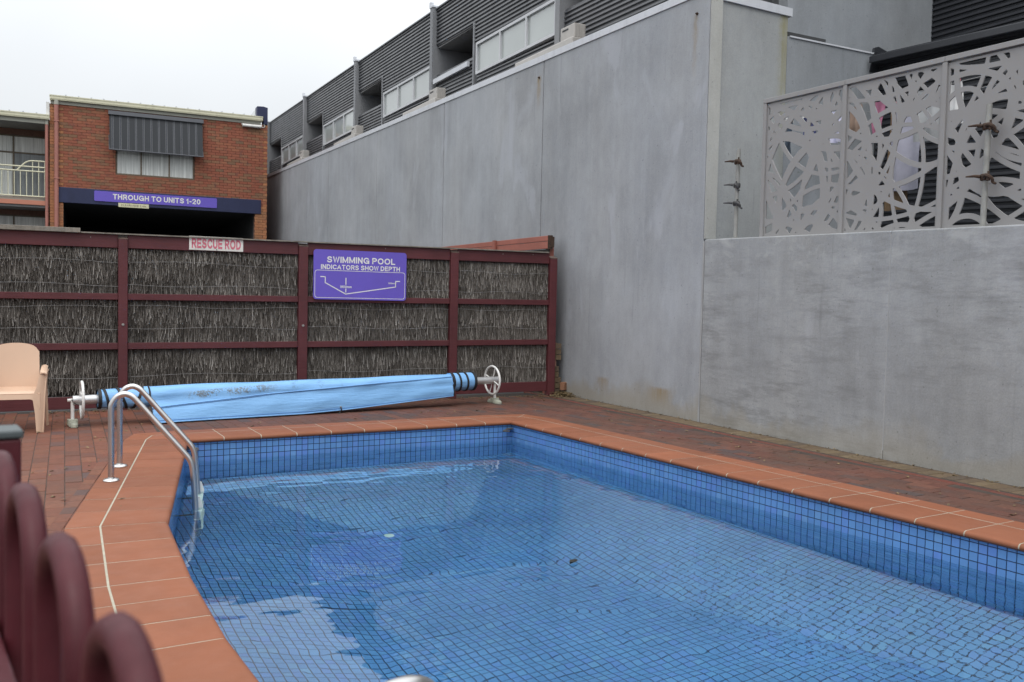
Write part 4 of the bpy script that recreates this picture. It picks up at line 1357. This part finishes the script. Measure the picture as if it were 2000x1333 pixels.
# ------------------------------------------------------------------ pool cover roller
RF = Fr((.71, 10.48, 0), u=(.99737544, .07240331, 0))
def axz(r): return .262 + .0085 * r
RO = empty('cover_roller', RF(2.6, 0, 0), 'aluminium pool cover roller with white hand wheels in front of the brush fence', 'roller')
MB().tube([RF(-.05, 0, axz(0)), RF(5.30, 0, axz(5.3))], .05, 18).build('axle_tube', M['rollmetal'], RO, True)
for k, r in enumerate((-.005, 5.20)):
    sgn = -1 if k == 0 else 1
    zc = axz(r); rp_ = r + (.045 if k == 0 else -.015)
    wh = empty('hand_wheel', RF(rp_, 0, zc - .2)); wh.parent = RO; wh.location = WL[wh] - WL[RO]
    R_ = .192
    RX = Fr(RF(rp_, 0, 0), u=(1, .0, 0) if k == 0 else RF.u)
    MB().tube([RX(0, R_ * math.cos(t), zc + R_ * math.sin(t)) for t in [2 * PI * i / 40 for i in range(40)]], .0145, 8, True).build('rim', M['white'], wh, True)
    MB().lathe([(.03, -.03), (.036, -.02), (.036, .02), (.03, .03)], RF(rp_, 0, zc), RF.u, 14).build('hub', M['white'], wh, True)
    for q in range(4):
        t = .35 + q * PI / 2
        MB().tube([RX(0, .02 * math.cos(t), zc + .02 * math.sin(t)), RX(.008, R_ * .5 * math.cos(t), zc + R_ * .5 * math.sin(t)), RX(0, R_ * math.cos(t), zc + R_ * math.sin(t))], .009, 6).build('spoke', M['white'], wh, True)
    st = empty('stand', RF(r, 0, 0)); st.parent = RO; st.location = WL[st] - WL[RO]
    rs_ = r - .045 if k == 0 else r + .03
    MB().tube([RF(rs_, 0, .03), RF(rs_, 0, zc + .02)], .0185, 12).build('post', M['white'], st, True)
    MB().tube([RF(rs_ - .05, 0, zc), RF(rs_ + .07, 0, zc)], .017, 10).build('bearing', M['white'], st, True)
    rows = []
    for i in range(13):
        t = -1 + 2 * i / 12
        w_ = .042 * math.sqrt(max(1 - t ** 4, .02)); hh = .055 - .022 * abs(t) - .012 * t ** 4
        rows.append([RF(rs_ + w_ * c_, .165 * t, z_) for c_, z_ in ((-1, -.008), (-1.0, hh * .6), (-.55, hh), (.55, hh), (1.0, hh * .6), (1, -.008))])
    ft = MB().grid(rows); ft.f.append(tuple(range(6))); ft.m.append(0); ft.f.append(tuple(range(77, 71, -1))); ft.m.append(0)
    ft.build('foot', M['foot'], st, 50)
    MB().box(RF, rs_ - .048, rs_ + .048, -.045, .045, .0, .062).build('foot_clamp', M['foot'], st, bevel=.008)
MB().tube(smoothpath([RF(-.06, -.02, .27), RF(-.04, -.05, .235), RF(.02, -.06, .215), RF(.03, -.03, .29), RF(-.03, .03, .31)], 3), .004, 5).build('cord', M['coverdk'], RO, True)

PC = empty('pool_cover', RF(2.6, -.1, 0), 'light blue rolled pool cover with dirt stains hanging from the roller', 'pool cover')
def hem(r):
    b = np.interp(r, [.7, 1.4, 2.5, 3.5, 4.5], [-.245, -.20, -.165, -.15, -.135])
    z = np.interp(r, [.7, 1.5, 2.45, 3.0, 3.6, 4.5], [.004, .004, .006, .028, .068, .13])
    return float(b), float(z)
def rad(r): return float(np.interp(r, [.68, 1.2, 2.5, 3.8, 4.52], [.116, .118, .112, .113, .112]))
rows = []; mid = []
NR = 90
for i in range(NR + 1):
    r = .70 + (4.50 - .70) * i / NR
    zc, R_ = axz(r), rad(r)
    hb, hz = hem(r)
    row = []
    for q in range(19):                                  # from the underside at the back over the top to the front
        t = math.radians(250 - 262 * q / 18)
        wob = .004 * math.sin(r * 5 + q * .7) + .003 * math.sin(r * 13 + q)
        # RF.n points to the fence; front is -n
        row.append(RF(r, -math.cos(t) * -(R_ + wob) * -1, zc + math.sin(t) * (R_ + wob)))
    row = [RF(r, (R_ + .004 * math.sin(r * 5 + q * .7) + .003 * math.sin(r * 13 + q)) * -math.cos(math.radians(250 - 262 * q / 18)), zc + math.sin(math.radians(250 - 262 * q / 18)) * (R_ + .004 * math.sin(r * 5 + q * .7))) for q in range(19)]
    last = row[-1]
    hp = RF(r, hb, hz)
    for q in range(1, 7):
        t = q / 6
        p = last.lerp(hp, t)
        bulge = math.sin(t * PI) * (.016 + .008 * math.sin(r * 3.1)) + .004 * math.sin(r * 9 + t * 5) * math.sin(t * PI)
        row.append(p - RF.n * bulge)
    rows.append(row)
m = MB().grid(rows); n_ = len(m.v)
inn = []
for i in range(NR + 1):
    r = .70 + 3.8 * i / NR
    c_ = RF(r, 0, axz(r))
    inn.append([p + (c_ - p).normalized() * .006 for p in rows[i]])
m2 = MB().grid(inn)
m.add(m2.v, [tuple(reversed(f)) for f in m2.f])
m.build('sheet', M['cover'], PC, 60)
# hem binding, folded edge and long seams
MB().tube([rows[i][-1] - RF.n * .004 + UZ * .004 for i in range(NR + 1)], .007, 6).build('hem', M['cover'], PC, True)
def seam(fa, nm, off, r_, mt):
    pts = []
    for i in range(0, NR + 1, 2):
        f_ = fa(i / NR); k_ = int(f_); row = rows[i]
        p = row[k_].lerp(row[min(k_ + 1, len(row) - 1)], f_ - k_)
        c_ = RF(.70 + 3.8 * i / NR, 0, axz(2))
        pts.append(p - RF.n * off)
    MB().tube(pts, r_, 5).build(nm, mt, PC, True)
seamdk = simple('seam_shadow_thread', (.07, .19, .42), .6)
seam(lambda t: 20.3 - 6.0 * t, 'seam', .003, .0045, seamdk)
seam(lambda t: 23.4, 'seam', .002, .003, seamdk)
seam(lambda t: 20.0 - 6.1 * t, 'fold', .004, .006, M['cover'])
# tapered ends of the roll
for nm, r0, r1, ra, rb in (('roll_end', .20, .71, .098, .117), ('roll_end', 4.49, 4.87, .121, .118)):
    rr = []
    for i in range(13):
        r = r0 + (r1 - r0) * i / 12; R_ = ra + (rb - ra) * i / 12
        rr.append([RF(r, math.cos(2 * PI * q / 28) * (R_ + .003 * math.sin(q * 1.7 + r * 9)), axz(r) + math.sin(2 * PI * q / 28) * (R_ + .002 * math.sin(q * 2.3 + r * 14))) for q in range(29)])
    m = MB().grid(rr)
    m.f.append(tuple(range(28, -1, -1))); m.m.append(0); m.f.append(tuple(12 * 29 + q for q in range(29))); m.m.append(0)
    m.build(nm, M['cover'], PC, 50)
def strap(r, lean, R_, w):
    for_ring = []
    ring_o = []
    V, F = [], []
    K = 40
    for q in range(K):
        t = 2 * PI * q / K
        for dr, d in ((-w, .0), (-w * .9, .007), (w * .9, .007), (w, .0)):
            V.append(RF(r + dr + lean * math.sin(t), math.cos(t) * (R_ + d), axz(r) + math.sin(t) * (R_ + d)))
    for q in range(K):
        q2 = (q + 1) % K
        F += [(q * 4 + i, q2 * 4 + i, q2 * 4 + i + 1, q * 4 + i + 1) for i in range(3)]
    MB().add(V, F).build('strap', M['coverdk'], PC, True)
strap(.205, 0.0, .101, .018); strap(.275, -.025, .104, .015); strap(.43, -.045, .110, .016); strap(.585, .05, .115, .016)
strap(4.52, 0, .124, .017); strap(4.62, -.008, .124, .014); strap(4.73, -.008, .123, .014); strap(4.855, 0, .121, .020)
MB().tube([RF(4.872, 0, axz(4.87)), RF(4.885, 0, axz(4.88))], .100, 24).build('end_cap', M['coverdk'], PC, True)
# edge bindings of the hanging sheet
MB().tube([p - RF.n * .002 for p in rows[0]], .010, 6).build('binding', M['coverdk'], PC, True)
MB().tube([p - RF.n * .002 for p in rows[-1]], .009, 6).build('binding', M['coverdk'], PC, True)
ti = rows[int((2.90 - .7) / 3.8 * NR)]
MB().lathe([(.014, 0), (.014, .006), (.006, .007)], ti[-2] - RF.n * .004, -RF.n, 10).build('eyelet', M['galv'], PC, True)
MB().tube(smoothpath([ti[-2] - RF.n * .012, ti[-2] - RF.n * .03 - UZ * .03, ti[-1] - RF.n * .015 - UZ * .02 - RF.u * .01, ti[-1] - RF.n * .03 - UZ * .045 - RF.u * .05], 4), .0075, 6).build('tie_cord', M['coverdk'], PC, True)

# ------------------------------------------------------------------ ladder
LF = Fr((.717, 7.271, 0), u=(.97877636, -.2049313, 0))    # a = out over the water, b = along the pool edge away from the camera
LD = empty('pool_ladder', LF(.1, .29, 0), 'stainless steel pool ladder with two hooped handrails at the left edge', 'pool ladder')
for b in (0.0, .587):
    pts = [(0, 0), (0, .2), (0, .42), (.0, .54), (.012, .59), (.045, .635), (.095, .652), (.145, .632), (.19, .585), (.30, .452), (.42, .308), (.52, .188), (.555, .14), (.572, .09), (.58, .02), (.592, -.15), (.605, -.4), (.615, -.7), (.62, -1.02)]
    MB().tube(smoothpath([LF(a, b, z) for a, z in pts], 5), .0225, 14).build('handrail', M['steel'], LD, True)
    MB().lathe([(.058, 0), (.058, .008), (.050, .017), (.026, .022), (.024, .03)], LF(0, b, .0), n=24).build('base_flange', M['steel'], LD, True)
for z in (-.30, -.56, -.82):
    a = .60 + .02 * (-z)
    m = MB(); m.box(LF, a - .028, a + .036, -.026, .612, z - .024, z); m.build('tread', M['poolwhite'], LD, bevel=.012)
for b in (.026, .605):
    m = MB(); m.prism([LF(.60, b - .004, -.145), LF(.628, b - .004, -.155), LF(.648, b - .004, -.22), LF(.645, b - .004, -.29), LF(.60, b - .004, -.32)], LF.n * .012); m.build('tread_bracket', M['poolwhite'], LD)
for b in (0, .587):
    m = MB().tube([LF(.60, b, -.42), LF(.45, b - .02, -.43), LF(.33, b, -.43)], .016, 8); m.build('wall_bumper', M['hook'], LD, True)

# second rail at the near left corner of the pool: only the top of its hoop shows
GR = empty('grab_rail', (.85, 1.72, 0), 'polished steel grab rail hoop cut off by the lower picture edge', 'grab rail')
GF = Fr((.55, 1.62, 0), ang=.30)
pts = [(0, 0), (0, .35), (.0, .50), (.03, .575), (.09, .617), (.155, .625), (.22, .61), (.28, .55), (.42, .36), (.54, .18), (.58, .05), (.6, -.3), (.6, -.9)]
MB().tube(smoothpath([GF(a, 0, z) for a, z in pts], 5), .022, 14).build('handrail', M['steel'], GR, True)
MB().lathe([(.058, 0), (.058, .008), (.05, .017), (.026, .022)], GF(0, 0, 0), n=24).build('base_flange', M['steel'], GR, True)

# ------------------------------------------------------------------ peach chair
CH = empty('plastic_chair', (.13, 10.36, 0), 'pale peach moulded plastic armchair beside the brush fence', 'chair')
HF = Fr((.125, 10.38, -.01), ang=math.radians(-4))
def rsurf(fn, nu, nv, th, name):
    A_ = [[fn(i / nu, j / nv) for i in range(nu + 1)] for j in range(nv + 1)]
    B_ = []
    for j in range(nv + 1):
        r_ = []
        for i in range(nu + 1):
            du = A_[j][min(i + 1, nu)] - A_[j][max(i - 1, 0)]; dv = A_[min(j + 1, nv)][i] - A_[max(j - 1, 0)][i]
            n_ = du.cross(dv)
            r_.append(A_[j][i] + (n_.normalized() if n_.length > 1e-9 else UZ) * th)
        B_.append(r_)
    m = MB().grid(A_); k = len(m.v)
    m2 = MB().grid(B_); m.add(m2.v, [tuple(reversed(f)) for f in m2.f])
    W_ = nu + 1
    edge = [i for i in range(W_)] + [j * W_ + nu for j in range(1, nv + 1)] + [nv * W_ + i for i in range(nu - 1, -1, -1)] + [j * W_ for j in range(nv - 1, 0, -1)]
    for a, b in zip(edge, edge[1:] + edge[:1]): m.f.append((b, a, a + k, b + k)); m.m.append(0)
    return m.build(name, M['peach'], CH, 70)
def backf(u, v):
    x = (u - .5) * 2
    z = .40 + v * .47
    hw = .225 - .010 * v
    top = .035 * abs(x) ** 3 * 1.0 + .02 * x * x
    crn = max(0, abs(x) - .72) / .28
    z2 = .40 + v * (.47 - top - .035 * crn ** 2)
    return HF(x * hw * (1 - .0 * v), .175 + .10 * v - .045 * (1 - x * x) * -1 * .9 - .045, z2)
rsurf(backf, 16, 12, .010, 'backrest')
def seatf(u, v):
    x = (u - .5) * 2
    y = .215 - v * .45
    z = .405 - .022 * math.sin(PI * min(v * 1.05, 1)) * (1 - x * x * .6) + (.0 if v < .9 else -.025 * ((v - .9) / .1) ** 2) + .018 * (1 - v)
    return HF(x * (.225 + .012 * v), y, z)
rsurf(seatf, 14, 14, -.012, 'seat')
def apron(u, v):
    # arched skirt under the front of the seat
    x = (u - .5) * 2
    zt_ = .385
    zb = .335 - .11 * max(0, abs(x) - .62) ** 2 / .1444
    return HF(x * .237, -.243 - .012 * v, zt_ + (zb - zt_) * v)
rsurf(apron, 20, 4, .010, 'front_skirt')
for sx_ in (-1, 1):
    # front leg: wide below the seat, narrow at the floor, carrying on up to the arm
    def fleg(u, v, sx_=sx_):
        z = .60 * (1 - v)
        wd = np.interp(z, [0, .2, .36, .44, .6], [.052, .075, .105, .075, .052])
        xo = np.interp(z, [0, .4, .6], [.258, .275, .290])
        x = xo - wd * (1 - u)
        y = np.interp(z, [0, .36, .6], [-.285, -.250, -.205]) + .03 * (u ** 2)
        return HF(sx_ * x, y, z)
    rsurf(fleg, 6, 16, .012 * sx_, 'front_leg')
    def side(u, v, sx_=sx_):
        # outer face turning back from the front leg
        z = .60 * (1 - v)
        xo = np.interp(z, [0, .4, .6], [.258, .275, .290])
        dep = np.interp(z, [0, .25, .40, .60], [.05, .09, .30, .44])
        y = np.interp(z, [0, .36, .6], [-.255, -.220, -.175]) + dep * u
        return HF(sx_ * (xo + .004 * math.sin(PI * u)), y, z)
    rsurf(side, 8, 12, -.010 * sx_, 'side_panel')
    def arm(u, v, sx_=sx_):
        x = .236 + .060 * u
        y = -.215 + v * .47
        z = .602 + .012 * math.sin(PI * u) + .03 * v - .018 * max(0, 1 - v * 6)
        return HF(sx_ * x, y, z)
    rsurf(arm, 6, 10, .012 * -sx_, 'armrest')
    def rleg(u, v, sx_=sx_):
        z = .60 * (1 - v)
        wd = np.interp(z, [0, .3, .6], [.050, .075, .10])
        x = np.interp(z, [0, .4, .6], [.275, .262, .255])
        y = np.interp(z, [0, .4, .6], [.285, .225, .20]) + wd * (u - .5)
        return HF(sx_ * (x + .015 * math.sin(PI * u)), y, z)
    rsurf(rleg, 6, 12, -.012 * sx_, 'rear_leg')

# ------------------------------------------------------------------ loop-top fence close to the camera
LP = empty('loop_fence', (.04, 1.0, 0), 'burgundy loop-top pool fence blurred at the left picture edge', 'fence')
PF = Fr((.1335, .0, 0), u=(-.094, 1, 0))
R_ = .0135
cs_ = [.405, .655, .907, 1.165, 1.415]
for c_ in cs_:
    hw = .088
    pts = [PF(c_ - hw, 0, -.01), PF(c_ - hw, 0, .5), PF(c_ - hw, 0, 1.07)]
    for i in range(0, 13):
        t = PI - PI * i / 12
        pts.append(PF(c_ + hw * math.cos(t), 0, 1.10 + .085 * math.sin(t)))
    pts += [PF(c_ + hw, 0, 1.07), PF(c_ + hw, 0, .5), PF(c_ + hw, 0, -.01)]
    MB().tube(pts, R_, 12).build('loop', M['loop'], LP, True)
for z in (.16, .98):
    m = MB(); m.box(PF, -.2, 1.60, .016, .046, z - .016, z + .016); m.build('rail', M['loop'], LP, bevel=.004)
m = MB(); m.box(PF, 1.60, 1.665, -.045, .020, -.02, 1.185); po = m.build('post', M['loop'], LP, bevel=.004)
m = MB(); m.box(PF, 1.597, 1.668, -.048, .023, 1.186, 1.2); m.build('cap', M['capgrey'], po, bevel=.004)

# ------------------------------------------------------------------ cut-out metal screen
SCN = empty('privacy_screen', wl(-6, .2, 2.2), 'grey laser-cut metal screen with tangled ribbon pattern on the low wall', 'screen')
TS = .20
def sb_(s): return zlow(s) + .002
def st_(s): return 3.735 + .0195 * (s + 3.55)
SP = [-3.555 - 1.145 * k for k in range(0, 7)]
for s_ in SP:
    m = MB(); wbox(m, s_ - .025, s_ + .025, TS - .03, TS + .03, sb_(s_), st_(s_) - .05); m.build('post', M['screen'], SCN, bevel=.003)
for a, b in zip(SP[1:], SP[:-1]):
    m = MB(); wbox(m, a + (.0015 if a != SP[-1] else -.025), b + (.025 if b == SP[0] else -.0015), TS - .034, TS + .034, st_(a) - .049, st_(a), 0, st_(b) - st_(a)); m.build('top_rail', M['screen'], SCN, bevel=.004)


def cut_panel(w, h, seed, dens):
    """sheet cut between curved ribbons: returns polygons (outside, inside contour edges) in 2D"""
    R = np.random.RandomState(seed)
    st = .0085
    nx, ny = int(w / st) + 1, int(h / st) + 1
    X, Y = np.meshgrid(np.linspace(0, w, nx), np.linspace(0, h, ny))
    d = np.minimum.reduce([X, w - X, Y, h - Y]) - .022     # solid margin
    D = d.copy()                                           # negative = metal
    foci = [((.25 + .5 * (q % 2)) * w + R.normal(0, .1), (q // 2 + .5) / 4 * h + R.normal(0, .09)) for q in range(8) if q not in (3, 6)]
    for fx, fy in foci:
        base = R.uniform(0, PI)
        nk = R.randint(3, 5)
        for k in range(nk):
            t = base + k * PI / nk + R.normal(0, .13)
            Rr = R.uniform(.45, 2.0) * R.choice([-1, 1])
            cx, cy_ = fx - math.sin(t) * Rr, fy + math.cos(t) * Rr
            r_ = np.abs(np.hypot(X - cx, Y - cy_) - abs(Rr))
            along = np.hypot(X - fx, Y - fy)
            wdt = R.uniform(.013, .022) * dens * (1.2 - np.clip(along, 0, .6) * .4)
            q = np.maximum(r_ - wdt, along - R.uniform(1.6, 2.0))
            D = np.minimum(D, q)
    for k in range(12):
        Rr = R.uniform(.2, .7)
        cx, cy_ = R.uniform(-.3, w + .3), R.uniform(-.3, h + .3)
        e = R.uniform(.6, 1.0); t = R.uniform(0, PI)
        xr, yr = (X - cx) * math.cos(t) + (Y - cy_) * math.sin(t), -(X - cx) * math.sin(t) + (Y - cy_) * math.cos(t)
        r_ = np.abs(np.hypot(xr, yr / e) - Rr) * e ** .5
        D = np.minimum(D, r_ - R.uniform(.015, .024) * dens)
    return X, Y, D


def panel_mesh(mb, w, h, seed, dens, fn, th):
    X, Y, D = cut_panel(w, h, seed, dens)
    ny, nx = D.shape
    vid = {}
    V, Fq, E = [], [], []
    def vert(key, x, y):
        if key not in vid:
            vid[key] = len(V); V.append((x, y))
        return vid[key]
    def edge(i0, j0, i1, j1):
        a, b = D[j0, i0], D[j1, i1]
        t = a / (a - b)
        return vert((i0, j0, i1, j1), X[j0, i0] + (X[j1, i1] - X[j0, i0]) * t, Y[j0, i0] + (Y[j1, i1] - Y[j0, i0]) * t)
    neg = D < 0
    for j in range(ny - 1):
        i = 0
        while i < nx - 1:
            c = ((i, j), (i + 1, j), (i + 1, j + 1), (i, j + 1))
            ins = [neg[q[1], q[0]] for q in c]
            if all(ins):
                i0 = i
                while i < nx - 1 and neg[j, i + 1] and neg[j + 1, i + 1] and i - i0 < 40: i += 1
                Fq.append((vert((i0, j), X[j, i0], Y[j, i0]), vert((i, j), X[j, i], Y[j, i]), vert((i, j + 1), X[j + 1, i], Y[j + 1, i]), vert((i0, j + 1), X[j + 1, i0], Y[j + 1, i0])))
                continue
            if any(ins):
                poly = []; tags = []
                for k in range(4):
                    p, q = c[k], c[(k + 1) % 4]
                    if ins[k]: poly.append(vert(p, X[p[1], p[0]], Y[p[1], p[0]])); tags.append(0)
                    if ins[k] != ins[(k + 1) % 4]:
                        a, b = (p, q) if p <= q else (q, p)
                        poly.append(edge(*a, *b)); tags.append(1)
                if len(poly) >= 3:
                    Fq.append(tuple(poly))
                    for k in range(len(poly)):
                        if tags[k] and tags[(k + 1) % len(poly)]: E.append((poly[k], poly[(k + 1) % len(poly)]))
            i += 1
    n = len(V)
    P = [fn(x, y, 0) for x, y in V] + [fn(x, y, th) for x, y in V]
    F = Fq + [tuple(n + k for k in reversed(f)) for f in Fq] + [(b, a, a + n, b + n) for a, b in E]
    mb.add(P, F)

for k, (b, a) in enumerate(zip(SP[:-1], SP[1:])):
    if k > 3: break
    b2, a2 = b - .0255, a + .0255
    w_ = b2 - a2; h_ = st_(b) - .05 - sb_(b) - .025
    m = MB()
    def fn(x, y, d, a2=a2, b2=b2): 
        s_ = b2 - x
        return wl(s_, TS - .012 + d, sb_(s_) + .012 + y)
    panel_mesh(m, w_, h_, [31, 12, 47, 5][k], [1.5, 1.32, 1.3, 1.3][k], fn, .012)
    m.build('cut_panel', M['screen'], SCN)

# scaffold pipes left on the wall
def clamp_pole(s_, t_, z0, z1, clamps, label):
    e = empty('scaffold_pole', wl(s_, t_, z0), label, 'scaffold pole')
    MB().tube([wl(s_, t_, z0), wl(s_ - .012, t_, z1)], .0245, 12).build('pipe', M['galv'], e, True)
    MB().box(WF, s_ - .05, s_ + .05, -t_ - .05, -t_ + .05, z0, z0 + .012).build('base_plate', M['galv'], e)
    for z, sg_, mt in clamps:
        c = empty('clamp', wl(s_, t_, z)); c.parent = e; c.location = WL[c] - WL[e]
        MB().lathe([(.034, -.028), (.040, -.02), (.040, .02), (.034, .028)], wl(s_, t_, z), n=14).build('collar', mt, c, True)
        MB().tube(smoothpath([wl(s_ - .02 * sg_, t_ - .03, z + .01), wl(s_ - .055 * sg_, t_ - .045, z + .005), wl(s_ - .085 * sg_, t_ - .03, z - .02), wl(s_ - .085 * sg_, t_ - .015, z - .05), wl(s_ - .11 * sg_, t_ - .01, z - .065)], 3), [.020 - .0008 * i for i in range(13)], 8).build('jaw', mt, c, True)
        MB().tube([wl(s_ + .02, t_ - .04, z + .005), wl(s_ + .05, t_ - .07, z + .01), wl(s_ + .11, t_ - .10, z + .008)], [.016, .012, .006], 8).build('bolt', mt, c, True)
        MB().lathe([(.016, -.045), (.016, -.022), (.009, -.022), (.009, .035)], wl(s_ - .055 * sg_, t_ - .035, z + .01), n=8).build('nut', mt, c)
    return e
clamp_pole(-3.20, .11, zlow(-3.2) + .001, 3.22, ((3.07, 1, M['rust']), (2.80, .5, M['hook']), (2.59, 1, M['hook'])), 'short scaffold pipe with three clamps against the pale return wall')
clamp_pole(-6.33, .11, zlow(-6.33) + .001, 3.17, ((2.98, 1, M['rust']), (2.55, 1, M['rust'])), 'scaffold pipe with two rusty clamps in front of the cut-out screen')

# washing hung behind the screen
ZL = 3.70
ln = empty('clothes_line', wl(-4, 1.2, 1.02), 'thin clothes line strung behind the cut-out screen', 'clothes line')
for t_ in (1.05, 1.45):
    MB().tube([wl(-2.75, t_, ZL), wl(-4.5, t_, ZL - .03), wl(-7.2, t_, ZL)], .003, 6).build('line', M['wire'], ln)
m = MB().tube([wl(-7.2, 1.25, 1.02), wl(-7.2, 1.25, ZL + .1)], .025, 10); m.build('post', M['galv'], ln, True)
m = MB().tube([wl(-7.2, .85, ZL), wl(-7.2, 1.65, ZL)], .02, 8); m.build('cross_arm', M['galv'], ln, True)
def garment(name, s_, t_, w_, h_, col, label, cat, shape=0, ztop_=None):
    mt = simple('cloth_' + name, col, .9, .12, 8)
    z0 = (ZL - .02) if ztop_ is None else ztop_
    ph = random.uniform(0, 6)
    def f(u, v):
        x = (u - .5) * w_
        if shape == 1: x *= 1.0 - .55 * v                      # tapering
        if shape == 2 and v > .15: x *= .62                    # shirt with sleeves near the top
        if shape == 3: x *= .75 + .35 * v
        return wl(s_ - x, t_ + .025 * math.sin(u * 9 + ph) * (.4 + v) + .01 * math.sin(v * 7), z0 - v * h_ - .02 * (4 * (u - .5) ** 2) * -1 * (1 - v))
    A_ = [[f(i / 12, j / 14) for i in range(13)] for j in range(15)]
    m = MB().grid(A_); k = len(m.v)
    off = WF.n * .004
    m.add([tuple(Vector(p) + off) for p in m.v[:k]], [tuple(reversed(q)) for q in m.f])
    o = m.build(name, mt, None, 60, label=label, cat=cat, group='washing on the line')
    for u in (.15, .85):
        p = f(u, 0)
        pg = MB().box(Fr((p.x, p.y, 0), WF.ang), -.006, .006, -.012, .012, p.z - .03, p.z + .045).build('peg', M['redletter'] if random.random() < .4 else M['white'], o)
    return o
garment('dark_sock', -2.98, 1.1, .14, .42, (.05, .07, .10), 'dark slate garment hanging nearest the pale wall', 'clothing', 1)
garment('navy_shirt', -3.32, 1.1, .34, .42, (.06, .07, .16), 'navy patterned shirt on the line behind the first screen panel', 'shirt', 2)
garment('pale_blouse', -3.72, 1.12, .26, .36, (.62, .62, .78), 'white pointed top hanging beside the tan garment', 'clothing', 1)
garment('tan_top', -3.98, 1.1, .22, .30, (.27, .19, .145), 'tan garment with pink pegs behind the screen', 'clothing', 0)
garment('pink_top', -4.30, 1.12, .20, .36, (.36, .14, .22), 'dusky pink top hanging behind the second screen panel', 'clothing', 1)
garment('lilac_shirt', -4.38, 1.48, .42, .95, (.40, .40, .48), 'long pale lilac shirt on the rear line', 'shirt', 0)
garment('brown_skirt', -4.22, 1.55, .30, 1.15, (.22, .15, .09), 'brown cloth hanging low behind the lilac shirt', 'clothing', 3)
garment('grey_shirt', -4.95, 1.1, .46, .52, (.36, .37, .38), 'loose light grey shirt behind the second screen panel', 'shirt', 2)
garment('bucket_hat', -5.24, 1.12, .20, .40, (.60, .60, .60), 'white bucket hat shape hanging at the end of the washing', 'hat', 3)
